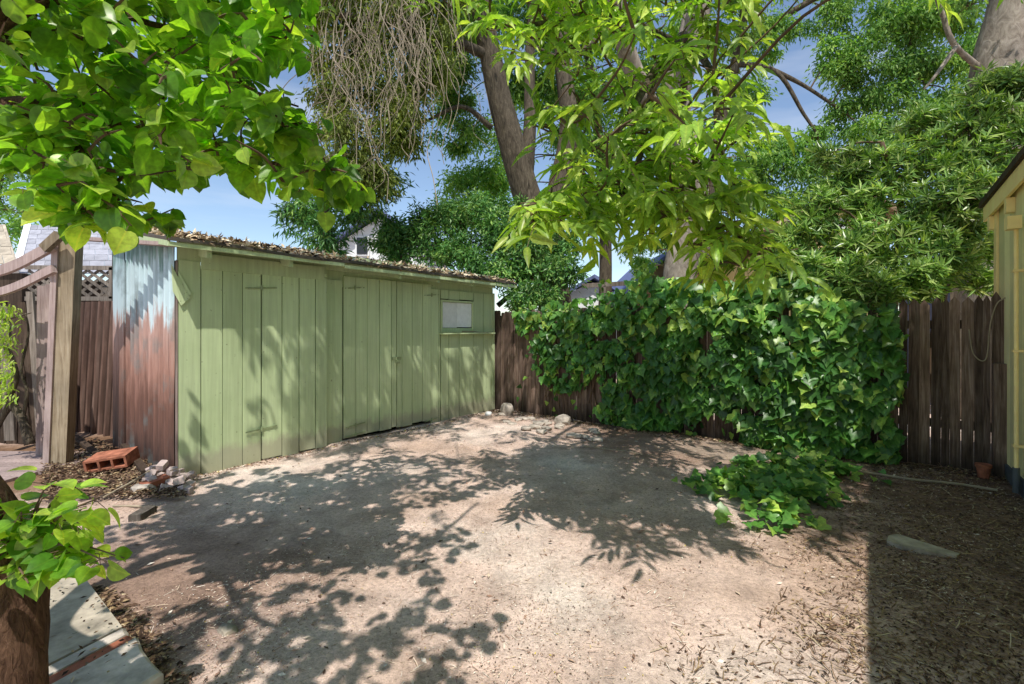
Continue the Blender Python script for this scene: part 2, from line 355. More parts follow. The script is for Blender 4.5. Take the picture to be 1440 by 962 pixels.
# header boards above the doors
mb = MB(); mb.rnd(.2); mb.par(W(S(282), .002, zh-.075), D*(S(455)-S(282)), Nn*.015, UP*.16); mb.rnd(.7)
mb.par(W(e1+.01, R0+.002, zat(520, 386, R0)), D*(sE-e1-.01), Nn*.02, UP*.11); mb.rnd(.35); mb.par(W(e1+.01, R0-.02, zat(520, 386, R0)+.112), D*(sE-e1-.01), Nn*.012, UP*.10)
mb.rnd(.3); mb.par(W(-.0, -.035, zh+.002), D*e1, Nn*.02, UP*(RZ(-.035)-zh+.004))
mb.rnd(.3); mb.par(W(e1+.01, R0-.045, 2.0), D*(sE-e1-.02), Nn*.02, UP*(RZ(R0)-2.0+.006))
mb.build('header_board', M['paint'], shed)
# doors
def hinge(par, s, z, o, L=.17, flip=1):
    h = MB(); h.bar(W(s-flip*L, o+.006, z-.012), W(s+flip*L, o+.006, z+.012), .005, .014, UP); h.tube([W(s, o+.012, z-.028), W(s, o+.012, z+.028)], .009, 8)
    for q in (-.14, -.07, .07, .14): h.tube([W(s+q*flip, o+.004, z+q*.09), W(s+q*flip, o+.014, z+q*.09)], .007, 6)
    h.build('hinge', M['iron'], par)
def door(edges, z0, z1, o, label):
    m = MB(); boards(m, edges, z0, z1, o+.009, th=.028, gap=.009); d = m.build('door', M['paint'], shed); d['label'] = label; return d
d1 = door(ed([368, 396, 420, 443, 459.5]), .0, dz1, 0., 'door of four wide boards nearest the corrugated end')
hinge(d1, S(367), zat(367, 405), .01); hinge(d1, S(367), zat(367, 603), .012)
d2 = door([sD2]+ed([500, 516, 533, 550], R0)+[sM-.003], .035, dz2, R0, 'wide left leaf of the pair of doors')
hinge(d2, S(486, R0)+.14, zat(490, 599, R0), R0+.01, .15); hinge(d2, S(486, R0)+.14, zat(490, 611, R0)-.01, R0+.01, .15); hinge(d2, S(498, R0), zat(498, 405, R0), R0+.01, .1)
d3 = door([sM+.003]+ed([565, 579, 594], R0)+[sD3-.003], .035, dz2, R0, 'narrow right leaf of the pair of doors')
hinge(d3, sD3, zat(606, 415, R0), R0+.01, .1); hinge(d3, sD3, zat(606, 590, R0), R0+.01, .12)
h = MB(); zl = zat(560, 506, R0); h.par(W(sM-.09, R0+.012, zl), D*.16, Nn*.008, UP*.045); h.par(W(sM-.03, R0+.02, zl-.05), D*.06, Nn*.025, UP*.05)
h.tube(curve([W(sM-.02, R0+.03, zl), W(sM-.015, R0+.03, zl+.04), W(sM+.015, R0+.03, zl+.04), W(sM+.02, R0+.03, zl)], 4), .005, 6)
h.build('latch', M['iron'], d3)
# window
w = MB(); t = .045
for a, b in ((W(wx0, R0, wz0), W(wx1, R0, wz0)), (W(wx0, R0, wz1), W(wx1, R0, wz1))): w.rnd(); w.bar(a, b, .035, .03, UP)
for a, b in ((W(wx0+.012, R0, wz0), W(wx0+.012, R0, wz1)), (W(wx1-.012, R0, wz0), W(wx1-.012, R0, wz1))): w.rnd(); w.bar(a, b, .03, .025, Nn)
wf = w.build('window', M['paint'], shed)
w = MB(); w.par(W(wx0+.02, R0-.028, wz0+.06), D*((wx1-wx0)/2-.022), Nn*.008, UP*(wz1-wz0-.08)); w.rnd(.9); w.par(W((wx0+wx1)/2+.002, R0-.029, wz0+.07), D*((wx1-wx0)/2-.022), Nn*.008, UP*(wz1-wz0-.09)); w.build('white_panel', M['white'], wf)
w = MB(); w.par(W(wx0, R0-.06, wz0-.03), D*(wx1-wx0), Nn*.05, UP*.085); w.build('lower_rail', M['paint'], wf)
w = MB(); w.rnd(.9); w.par(W(wx0-.04, R0+.005, wz0-.045), D*(sE-wx0-.02), Nn*.07, UP*.022); w.build('sill', M['paint'], wf)
# roof: rises towards the back
ov = .27; zf = 2.262; sl = .175; L0 = -.16; L1 = sE+.22
def RZ(o): return zf+sl*(ov-o)
m = MB(); k = 26
vs = []; fs = []
for i in range(k+1):
    s_ = L0+(L1-L0)*i/k; sag = .012*math.sin(i*.7)
    for (o_, dz) in ((ov+.012*math.sin(i*2.1), 0), (-2.1, 0), (-2.1, .035), (ov+.012*math.sin(i*2.1), .03)): vs.append(W(s_, o_, RZ(o_)+dz+(sag if o_ > 0 else 0)))
for i in range(k):
    a = i*4; b = a+4
    for q in range(4): fs.append((a+q, a+(q+1) % 4, b+(q+1) % 4, b+q))
fs += [(3, 2, 1, 0), (k*4, k*4+1, k*4+2, k*4+3)]
m.add(vs, fs); m.build('roof', M['roofd'], shed)
m = MB()
for a, b, c in ((L0, S(455)+.12, 0), (S(455)+.13, L1, -.02)): m.rnd(); m.par(W(a, ov-.03, zf-.045+c), D*(b-a), Nn*.02, UP*.04)
m.rnd(.1); m.bar(W(L0+.01, ov-.03, RZ(ov)-.02), W(L0+.01, -2.05, RZ(-2.05)-.02), .02, .05)
m.build('fascia', M['paint'], shed)
for px in (282, 396, 549, 603, 652):
    m = MB(); o0 = 0. if px < 450 else REC; s_ = S(px)-.02; m.rnd(); m.par(W(s_, o0-.25, RZ(o0)-.125+.25*sl), D*.045, Nn*(ov-o0-.06+.25)-UP*sl*(ov-o0+.19), UP*.085); m.build('rafter_tail', M['paint'], shed)
# corrugated side
def corr_sheet(par, name, mat, p0, a, h_fn, n, wid, dep, nrm, zr=4, lean=0):
    m = MB(); vs = []; cols = n*8
    for i in range(cols+1):
        u = i/cols; w_ = wid*u; d_ = dep*math.sin(u*n*2*math.pi)
        z0_, z1_ = h_fn(u)
        for j in range(zr+1):
            q = j/zr; vs.append(p0+a*w_+nrm*(d_+.004*math.sin(i*.4+j*2))+UP*(z0_+(z1_-z0_)*q)+a*lean*q)
    for i in range(cols):
        m.cur = .5+.5*math.sin((i+.5)/cols*n*2*math.pi); b = len(m.v)  # valley columns set low, darkening the creases by colour
        fs = [(i*(zr+1)+j, (i+1)*(zr+1)+j, (i+1)*(zr+1)+j+1, i*(zr+1)+j+1) for j in range(zr)]
        for f in fs: m.f.append(list(f)); m.r.append(m.cur)
    m.v = [tuple(p) for p in vs]; return m.build(name, mat, par, smooth=True)
side = -D
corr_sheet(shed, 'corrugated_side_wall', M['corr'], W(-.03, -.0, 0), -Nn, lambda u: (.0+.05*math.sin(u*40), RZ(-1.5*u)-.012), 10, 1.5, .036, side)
m = MB(); m.rnd(.7); m.par(W(-.035, -1.96, -.02), Nn*.44, side*.018, UP*2.50); m.build('end_board', M['corr'], shed)
m = MB(); m.rnd(.6); m.add([W(-.045, .004, 1.82), W(-.06, .012, 2.08), W(.04, .016, 1.86), W(.10, .02, 1.76), W(.02, .02, 1.68)], [(0, 4, 3, 2, 1)]); m.add([W(.0, .006, 2.02), W(.11, .018, 1.80), W(0, .006, 1.72)], [(2, 1, 0)]); m.build('sunlit_sliver', M['paint'], shed)  # raised painted triangle shaped after the sunlit sliver at the corner
m = MB(); m.rnd(.2); m.par(W(-.02, -.05, 0), Nn*.052, D*.018, UP*2.12); m.build('corner_post', M['pink'], shed)

# litter on the shed roof
n = 9000
s_ = rng.uniform(L0+.02, L1-.05, n); o_ = ov-.02-rng.random(n)**1.6*2.0; dens = .5+.5*np.sin(s_*1.7+1.0)+.3*np.sin(s_*5)
keep = rng.random(n) < .35+.5*dens; s_ = s_[keep]; o_ = o_[keep]; n = len(s_)
hgt = .035+rng.random(n)*.045*np.clip((ov-o_)*4, .25, 1)*(1.3-.15*s_)
pos = O+np.outer(s_, D)+np.outer(o_, Nn)+np.outer(zf+sl*(ov-o_)+hgt, UP)
lt = leaves('leaf_litter', T_CHIP, pos, rv(n)*V(1, 1, .35), rv(n, .6)+UP, rng.uniform(.03, .10, n), rng.random(n), M['rlitter'])
tag(lt, 'thick layer of dead tan leaves lying on the shed roof', 'leaf litter', kind='stuff')

# ------------------------------------------------------------------ picket fence
FA = W(sE+.05, REC-.10, 0); FB = V(5.0, 4.66, 0); FL = np.linalg.norm(FB-FA); FD = (FB-FA)/FL; FN = V(FD[1], -FD[0], 0)
if FN[1] > 0: FN = -FN
def FP(u, o, z): return FA+FD*u+FN*o+UP*z
fence = thing('picket_fence', FA, 'weathered brown board fence with pointed tops behind the ivy', 'fence')
for px0, px1 in ((690, 845), (845, 1240), (1240, 1420)):
    m = MB()
    def U(px): k = (px-720)/F; return (k*FA[1]-FA[0])/(FD[0]-FD[1]*k)
    u = max(U(px0), .0); u1 = min(U(px1), FL-.02)
    while u < u1:
        w_ = random.uniform(.06, .10); m.rnd(); h_ = 1.80+random.uniform(-.035, .03); th = .018; o_ = random.uniform(-.008, .008)
        g = random.uniform(.001, .005) if random.random() < .85 else .011; tl = random.uniform(-.012, .012)
        a = FP(u, o_, -.03); pts = [(0, 0), (w_-g, 0), (w_-g+tl, h_-.035), ((w_-g)/2+tl, h_+.03), (tl, h_-.035)]
        if px0 < 1000: pts = [(0, 0), (w_-g, 0), (w_-g+tl, h_-.02), (w_-g-.02+tl, h_), (.02+tl, h_), (tl, h_-.02)]
        k = len(pts); vs = [a+FD*x+UP*y for x, y in pts]+[a+FD*x+UP*y-FN*th for x, y in pts]
        m.add(vs, [tuple(range(k)), tuple(range(k, 2*k))[::-1]]+[(i, i+k, (i+1) % k+k, (i+1) % k) for i in range(k)])
        u += w_
    m.build('picket_panel', M['fence'], fence)
m = MB(); m.bar(FP(.0, -.055, .45), FP(FL, -.055, .45), .04, .09); m.bar(FP(.0, -.055, 1.5), FP(FL, -.055, 1.5), .04, .09); m.build('rail', M['darkw'], fence)
for u in (.05, 2.3, 4.5): m = MB(); m.rnd(); m.par(FP(u, -.17, 0), FD*.09, FN*.09, UP*1.7); m.build('post', M['darkw'], fence)
m = MB(); m.rnd(.6); m.par(FP(U(1394), .02, -.02), FD*.12, FN*.10, UP*1.13); m.build('post', M['fence'], fence)
m = MB()
c = curve([FP(U(1362), .02, 1.45), FP(U(1368), .04, 1.2), FP(U(1385), .05, 1.15), FP(U(1391), .06, 1.5), FP(U(1400), .06, 1.7), FP(U(1412), .06, 1.76)], 8); m.tube(c, .006, 5)
vine = m.build('dead_vine', M['dead'], origin=FP(U(1362), .02, 1.45)); tag(vine, 'thin bare vine looping over the fence top beside the cream house', 'vine')

# ------------------------------------------------------------------ ivy
ivy = thing('ivy', FP(U(1080), .2, 0), 'dense dark green ivy spilling over the middle of the fence to the ground', 'ivy')
ivp = [(724, 440), (735, 425), (790, 418), (840, 412), (870, 400), (880, 385), (930, 385), (1000, 392), (1080, 385), (1150, 395), (1245, 425), (1258, 470), (1262, 510), (1256, 550), (1235, 575), (1262, 610), (1255, 650), (1205, 650), (1160, 665), (1090, 660), (1052, 650), (1042, 590), (1005, 572), (968, 588), (925, 612), (880, 604), (850, 596), (838, 575), (850, 560), (838, 520), (815, 545), (785, 552), (752, 525), (752, 485), (728, 470)]
pos = []; rn = []
tot = 5600
while len(pos) < tot:
    px = rng.uniform(715, 1270); py = rng.uniform(375, 680)
    if not inpoly(px, py, ivp): continue
    u = U(px); b = FP(u, 0, 0); 
    if rng.random() > (b[1]/8.)**1.0 + .0: pass
    # bulge
    z = CH-(py-HZ)/F*b[1]
    bul = .08+.26*(.5+.5*noise.noise(Vector((u*2.0, z*2.4, 3))))+.28*math.exp(-((px-1130)/110)**2)*(1.0-.25*z)
    bul *= .5+.5*min(1, (z+.2))
    if z > 1.75: o = rng.uniform(-.35, .22); z = z-0.05
    else: o = bul*(1-.85*rng.random()**1.3)
    o += 0; q = FP(u, o, max(z, .02)); f = q[1]/b[1]; q = V(b[0]*f, q[1], CH+(max(z, .02)-CH)*f)
    if noise.noise(Vector((u*3.3, z*3.3, 9))) < -.27: continue
    pos.append(q)
pos = np.array(pos); n = len(pos)
dr = np.outer(np.ones(n), -UP)*.9+np.outer(np.ones(n), FN)*.45+rv(n, .42); nr = np.outer(np.ones(n), FN)+UP*.6+rv(n, .42)
rn = np.clip(rng.beta(1.3, 2.4, n)+.15*(pos[:, 2] > 1.5), 0, 1)
leaves('foliage', T_IVY, pos, dr, nr, rng.uniform(.085, .17, n)*np.where(pos[:, 0] > 1.6, 1.12, .92), rn, M['ivyL'], ivy, smooth=True)
# the tongue of ivy on the ground
cl = [G(1130, 680), G(1085, 660), G(1160, 668), G(1075, 700), G(1110, 690), G(1040, 690), G(1020, 690), G(1085, 730), G(1130, 705), G(1100, 665), G(1150, 660), G(1060, 670), G(1095, 745)]
pp = []
for i, c_ in enumerate(cl):
    k = 60 if i < 12 else 14
    q = rng.normal(0, 1, (k, 3))*V(.17, .13, .0)*(1 if i < 12 else .4)+c_; q[:, 2] = .03+rng.random(k)*.20*np.exp(-((q[:, 0]-c_[0])**2+(q[:, 1]-c_[1])**2)/.05); pp.append(q)
pp = np.concatenate(pp); n = len(pp)
rt = leaves('ground_runner', T_IVY, pp, rv(n)*V(1, 1, .25)+V(0, -.5, -.15), rv(n, .35)+UP+V(0, -.4, 0), rng.uniform(.06, .12, n), np.clip(rng.beta(2.4, 2., n), 0, 1), M['ivyL'], ivy, smooth=True)
m = MB()
for i in range(46):
    px = random.uniform(760, 1235); u = U(px); x = 0; z = 1.75; pts = []
    while z > .1:
        pts.append(FP(u+x, random.uniform(.02, .10), z)); x += random.uniform(-.09, .09); z -= random.uniform(.15, .3)
    m.rnd(); m.tube(curve(pts, 3), random.uniform(.004, .010), 5)
for px, y0, y1 in ((1234, 480, 605), (1185, 560, 590)):
    m.tube(curve([FP(U(px), .25, zz) for zz in (1.5, 1.1, .7, .3)], 4), .005, 5)
m.build('stem', M['twig'], ivy)
tp_ = []; 
for px, y0, y1 in ((740, 470, 560), (775, 540, 590), (818, 520, 600), (905, 380, 365), (1000, 385, 370), (1065, 380, 366), (1262, 440, 520), (1272, 470, 560), (1248, 580, 650), (975, 590, 620), (1030, 585, 630), (1130, 388, 372), (850, 405, 392)):
    for y in np.linspace(y0, y1, 7): b_ = FP(U(px), .12, 0); q = P(px+random.gauss(0, 7), y+random.gauss(0, 3), b_[1]); tp_.append(q)
tp_ = np.array(tp_); n = len(tp_)
leaves('foliage', T_IVY, tp_, rv(n, .4)-UP, rv(n, .4)+FN+UP*.5, rng.uniform(.06, .12, n), rng.random(n), M['ivyL'], ivy, smooth=True)
# dark mass of old stems behind the leaves
# ------------------------------------------------------------------ trees
def blobs_tree(par, T, mat, blobs, nodes, size, per, droop=.4, sub=14, twr=.02, twigm='twig', colbias=0., flat=.8):
    pos = []; dr = []; rn = []; m = MB()
    for (px, py, Y, rp) in blobs:
        c = P(px, py, Y); R = rp/F*Y; m.rnd()
        bc = twigto(m, nodes, c, twr, .008, .08)
        subs = []
        for k in range(sub):
            d = rv(1)[0]; d /= np.linalg.norm(d); q = c+d*V(1, 1, flat)*R*random.uniform(.35, 1.0)
            m.tube(curve([c+(bc[-2]-c)*random.random(), (c+q)/2+V(0, 0, .08*R), q], 3), [.009, .008, .007, .006, .005, .004, .003][:7], 3, cap=False)
            subs.append((q, R*random.uniform(.22, .42), random.gauss(0, .13)))
        for (q, r, cb) in subs:
            k = int(per*3.0*(R**2)/sub*random.uniform(.6, 1.4)); d = rv(k, .66)*r; d[:, 2] *= .8
            p = q+d; pos.append(p); dr.append(rv(k, .6)+d/r*.5+V(0, 0, -droop)); rn.append(np.clip(rng.beta(2, 2.4, k)+cb+colbias, 0, 1))
    pos = np.concatenate(pos); dr = np.concatenate(dr); rn = np.concatenate(rn); n = len(pos)
    m.build('branches', M[twigm], par)
    leaves('crown', T, pos, dr, rv(n, .7)+V(0, -.3, .6), rng.uniform(.7, 1.35, n)*size*1.2, rn, mat, par)
    return n
def trunkmesh(par, specs, mat, seg=12, name='trunk'):
    m = MB(); nodes = []
    for pts, r0, r1 in specs: nodes += limb(m, pts, r0, r1, seg if r0 > .1 else 7)
    m.build(name, mat, par, smooth=True); return nodes

# tree A: tall forked tree behind shed and fence
base = P(800, 463, 11); base[2] = 0
tA = thing('elm_tree', base, 'tall tree with dark forked trunk rising behind the laurel bush and shed end', 'tree')
nA = trunkmesh(tA, [
 ([base, P(775, 400, 11), P(748, 300, 11), P(716, 190, 10.9), P(692, 90, 10.8), P(665, -60, 10.6), P(640, -260, 10.4)], .42, .17),
 ([P(775, 380, 11), P(780, 290, 11.1), P(800, 180, 11.2), P(790, 60, 11.3), P(800, -120, 11.4)], .30, .14),
 ([P(738, 270, 11), P(745, 180, 11.2), P(745, 90, 11.3), P(752, -60, 11.4)], .18, .09),
 ([P(692, 180, 10.9), P(650, 150, 10.7), P(600, 170, 10.5)], .07, .03),
 ([P(690, 80, 10.8), P(620, 50, 10), P(540, 30, 9.3), P(480, 20, 8.8)], .12, .04),
 ([P(670, -40, 10.6), P(560, -60, 9.5), P(450, -60, 8.5), P(330, -80, 8)], .15, .05),
 ([P(800, 60, 11.3), P(880, -20, 11), P(960, -80, 10.5)], .12, .05)], M['bark'])
bA = [(455, 20, 9, 50), (500, 70, 9.2, 55), (560, 25, 9.5, 60), (610, 75, 9.8, 50), (540, 130, 9.2, 55), (470, 140, 9, 40), (500, 200, 9, 48), (560, 190, 9.4, 40), (480, 255, 9, 42), (530, 245, 9.2, 35), (435, 190, 9.4, 22),
      (450, 90, 9.6, 22), (590, 120, 10, 45), (620, 20, 10.2, 50), (500, -40, 9, 70), (600, -60, 9.6, 70)]
blobs_tree(tA, T_RH, M['olvL'], bA, nA, .09, 2100, .9)
tA2 = [(720, 200, 12.8, 36), (760, 130, 12.8, 40), (700, 250, 12.8, 30), (740, 310, 12.4, 30), (640, 150, 12.6, 34), (800, 200, 12.9, 36), (960, 60, 12.8, 44), (950, 200, 12.8, 40), (980, 280, 12.8, 28), (925, 280, 12.8, 30), (640, 110, 12, 42), (650, 190, 12.3, 38), (665, 255, 12.5, 42), (650, 290, 12.6, 30), (690, 300, 12.4, 36), (720, 120, 12.6, 40), (760, 40, 12.4, 45), (700, 20, 12, 45), (820, 130, 12.5, 50), (850, 40, 12.5, 55), (860, 200, 12.8, 45), (835, 270, 12.9, 36), (790, 250, 12.6, 20), (900, 120, 13, 50), (640, 40, 12, 45), (760, -60, 12, 90), (660, -70, 12, 80), (880, -70, 12, 90), (1000, -60, 12, 80)]
tB = thing('elm_tree', P(850, 463, 13.2)*V(1, 1, 0), 'airy green tree filling the gap behind the dark forked trunk', 'tree')
nB = trunkmesh(tB, [([P(850, 463, 13.2)*V(1, 1, 0), P(850, 300, 13.2), P(830, 100, 13), P(790, -100, 13)], .2, .08), ([P(850, 300, 13.2), P(780, 180, 13), P(680, 60, 12.6)], .1, .04)], M['bark'])
blobs_tree(tB, T_RH, M['farL'], tA2, nB, .10, 1500, .6)
# left shrub-like tree below the hanging foliage
tC = thing('elm_tree', P(470, 463, 9.6)*V(1, 1, 0), 'bluish green tree with drooping pointed leaves just behind the shed roof', 'tree')
nC = trunkmesh(tC, [([P(470, 463, 9.6)*V(1, 1, 0), P(475, 380, 9.6), P(460, 300, 9.5), P(500, 240, 9.4)], .1, .04)], M['bark'])
blobs_tree(tC, T_NAR, M['bushL'], [(430, 305, 9.4, 34), (405, 300, 9.4, 20), (455, 330, 9.3, 28), (490, 300, 9.6, 30), (520, 285, 9.7, 28), (440, 290, 9.5, 28), (470, 350, 9.4, 24), (535, 255, 9.8, 30)], nC, .15, 1000, .5)
# laurel bush behind the shed's far end
tL = thing('laurel_bush', P(690, 463, 10)*V(1, 1, 0), 'dark rounded laurel bush between the shed end and the fence', 'bush')
nL = trunkmesh(tL, [([P(690, 463, 10)*V(1, 1, 0), P(690, 420, 10), P(660, 360, 10)], .08, .04), ([P(700, 430, 10), P(760, 380, 9.9)], .06, .03)], M['bark'])
blobs_tree(tL, T_RH, M['bushL'], [(560, 330, 10.4, 34), (600, 315, 10.4, 34), (640, 310, 10.3, 38), (600, 350, 10.2, 40), (650, 350, 10.1, 42), (700, 330, 10.1, 42), (740, 345, 9.9, 42), (700, 380, 9.8, 44), (750, 390, 9.6, 42), (790, 385, 9.6, 32), (730, 420, 9.3, 30), (790, 345, 10, 28), (770, 420, 9.2, 22), (670, 295, 10.5, 28), (560, 360, 10.3, 24), (720, 300, 10.5, 28), (540, 345, 10.4, 25)], nL, .085, 2600, .3, colbias=.05)
# right distant trees
tR = thing('pepper_tree', P(1120, 463, 12)*V(1, 1, 0), 'fine leaved tree with dark arching boughs against the sky right of centre', 'tree')
nR = trunkmesh(tR, [([P(1000, 463, 12)*V(1, 1, 0), P(1000, 350, 12), P(1010, 200, 12), P(1040, 60, 12), P(1060, -100, 12)], .2, .09),
 ([P(1090, 100, 11.5), P(1130, 120, 11.4), P(1190, 160, 11.3)], .06, .03), ([P(1030, 90, 12), P(1090, 100, 11.5), P(1130, 160, 11.4), P(1150, 190, 11.3)], .07, .025), ([P(1040, 60, 12), P(1180, -20, 11.5), P(1260, -40, 11)], .09, .03), ([P(1260, -40, 11), P(1280, 60, 11), P(1300, 120, 11)], .04, .015)], M['bark'])
blobs_tree(tR, T_RH, M['farL'], [(1280, 100, 11.2, 44), (1180, 80, 11.4, 30), (1340, 140, 10.8, 36), (1100, 40, 11.8, 26), (1390, 60, 10.5, 40), (1060, 60, 12, 38), (1050, 130, 12, 32), (1060, 220, 12, 40), (1050, 290, 12.2, 36), (1100, 240, 11.8, 45), (1100, 310, 11.8, 45), (1160, 250, 11.6, 45), (1200, 100, 11.4, 42), (1240, 50, 11.2, 50), (1300, 40, 11, 50), (1250, 120, 11.2, 42), (1170, 30, 11.6, 34), (1200, 150, 11.4, 30), (1330, 90, 11, 36), (1350, 20, 11, 40), (1220, 190, 11.3, 40), (1150, 180, 11.6, 22), (1290, 160, 11, 40), (1060, -60, 12, 80), (1200, -70, 11.5, 80), (1330, -60, 11, 80), (1030, 170, 12.3, 30), (1130, 210, 11.7, 30), (930, 340, 13, 20), (900, 350, 13, 24), (905, 375, 13, 20), (1030, 340, 12.5, 30)], nR, .095, 1700, .8)
# far right leaning trunk
bt = P(1400, 463, 7.6)*V(1, 1, 0)
tT = thing('sycamore_tree', bt, 'thick pale grey trunk leaning beyond the oleander at the top right', 'tree')
nT = trunkmesh(tT, [([bt, P(1388, 400, 7.6), P(1385, 300, 7.6), P(1392, 200, 7.6), P(1405, 100, 7.5), P(1430, 0, 7.4), P(1450, -120, 7.2), P(1470, -320, 7)], .44, .30), ([P(1400, 110, 7.5), P(1370, 90, 7.5), P(1340, 60, 7.4), P(1325, 20, 7.4), P(1300, -60, 7.3)], .05, .03), ([P(1345, 65, 7.4), P(1320, 100, 7.3), P(1300, 125, 7.3)], .035, .015)], M['barkL'], 16)
blobs_tree(tT, T_RH, M['farL'], [(1400, -90, 6.5, 90), (1300, -70, 6.5, 60), (1360, 10, 8.4, 22)], nT, .09, 500, .6)
# oleander over the fence
bo = P(1290, 463, 6.2)*V(1, 1, 0)
tO = thing('oleander_bush', bo, 'tall oleander with narrow whorled leaves leaning over the pointed fence', 'bush')
nO = trunkmesh(tO, [([bo, P(1290, 400, 6.2), P(1270, 300, 6.2), P(1240, 200, 6.1)], .07, .025), ([bo, P(1330, 380, 6.2), P(1340, 280, 6.1), P(1370, 190, 5.8)], .07, .025), ([bo, P(1230, 400, 6.3), P(1180, 320, 6.3)], .05, .02), ([P(1180, 345, 6.2), P(1205, 315, 6.0), P(1195, 300, 6.0)], .02, .01)], M['twig'])
def whorls(par, regions, nodes, mat, L, nw, seedb=0):
    pos = []; dr = []; nr = []; rn = []; m = MB()
    for (px, py, Y, rp, k) in regions:
        c = P(px, py, Y); R = rp/F*Y; m.rnd(); twigto(m, nodes, c, .016, .006)
        for i in range(k):
            d = rv(1)[0]; d /= np.linalg.norm(d); q = c+d*R*random.uniform(.3, 1.); ax = d*.8+V(0, -.35, .55)+rv(1, .35)[0]; ax /= np.linalg.norm(ax)
            m.tube([c+(q-c)*.35, q], [.005, .003], 3, cap=False)
            u_ = np.cross(ax, (.31, .2, .9)); u_ /= np.linalg.norm(u_); w_ = np.cross(ax, u_); cb = random.gauss(0, .12)
            for j in range(nw):
                a = j*2.4+random.uniform(-.2, .2); el = random.uniform(.25, 1.0); out = math.cos(a)*u_+math.sin(a)*w_
                dd = out+ax*el; pos.append(q-ax*.05*random.random()); dr.append(dd); nr.append(ax-out*.4); rn.append(min(1, max(0, random.betavariate(2, 2.4)+cb+seedb)))
    n = len(pos); m.build('branches', M['twig'], par)
    leaves('crown', T_NAR, np.array(pos), np.array(dr), np.array(nr)+rv(n, .2), rng.uniform(.7, 1.25, n)*L, np.array(rn), mat, par)
K = 95
whorls(tO, [(1120, 340, 6.2, 32, K), (1150, 300, 6.2, 36, K), (1190, 350, 6, 42, K), (1140, 385, 5.9, 34, K), (1200, 395, 5.6, 38, K), (1220, 290, 6.2, 42, K), (1250, 350, 5.8, 46, 120), (1210, 230, 6.4, 36, K), (1270, 240, 6.1, 46, 120), (1310, 300, 5.8, 48, 130), (1330, 360, 5.5, 40, K), (1290, 395, 5.4, 36, K), (1340, 220, 5.9, 46, 130), (1300, 180, 6.3, 36, K), (1370, 170, 5.9, 40, K), (1400, 130, 6, 34, K), (1420, 180, 5.7, 40, K), (1395, 240, 5.8, 38, K), (1350, 280, 5.6, 40, K), (1240, 410, 5.4, 28, 70), (1180, 260, 6.5, 24, 40), (1160, 220, 6.8, 20, 24), (1430, 120, 5.8, 30, 60), (1100, 370, 6.1, 26, 60), (1360, 330, 5.7, 26, 60), (1385, 300, 5.9, 26, 55), (1390, 350, 5.9, 22, 50), (1380, 395, 5.8, 20, 36)], nO, M['oleL'], .15, 11)

# ash tree: pale trunk behind the fence, limbs reaching over the yard
ba = P(955, 463, 8.0)*V(1, 1, 0)
tS = thing('ash_tree', ba, 'ash tree with pale trunk behind the ivy and bright leaves over the yard', 'tree')
nS = trunkmesh(tS, [
 ([ba, P(955, 400, 8), P(968, 330, 8), P(975, 260, 7.9), P(950, 150, 7.8), P(975, 40, 7.6), P(1000, -100, 7.4), P(1020, -300, 7.2)], .29, .17),
 ([P(1000, 440, 8.05), P(993, 380, 8.05), P(985, 310, 8)], .10, .16),
 ([P(968, 250, 7.9), P(900, 120, 7.6), P(870, 30, 7.2), P(850, -100, 6.8)], .17, .10)], M['barkL'], 14)
oh = [([P(1000, -100, 7.4), V(2.2, 6, 6.2), V(1.4, 4.6, 6.0), V(.6, 3.4, 5.3)], .10, .03), ([V(2.2, 6, 6.2), V(.4, 6.2, 6.6), V(-1.2, 5.6, 6.6), V(-2.4, 5.0, 6.2)], .07, .02), ([V(2.2, 6, 6.2), V(3.2, 4.6, 6.2), V(3.4, 3.2, 5.6)], .07, .02),
      ([P(960, 150, 7.8), P(965, 60, 6), P(950, 60, 4.6), P(920, 100, 3.8), P(880, 170, 3.3), P(850, 200, 3.1)], .06, .012),
      ([P(965, 60, 6), P(1000, 100, 4.2), P(1010, 190, 3.4), P(1040, 300, 3.0)], .04, .010),
      ([P(950, 60, 4.6), P(860, 20, 3.8), P(780, 30, 3.3), P(720, 40, 3.1)], .035, .010),
      ([P(920, 100, 3.8), P(900, 220, 3.4), P(860, 290, 3.1), P(800, 320, 3.0)], .03, .008), ([P(1000, 190, 3.6), P(960, 260, 3.2), P(960, 300, 3.0)], .025, .008), ([P(870, 30, 7.2), P(800, 80, 6.8), P(740, 60, 6.6)], .05, .02)]
nS2 = trunkmesh(tS, oh, M['bark'], 7, 'limb')
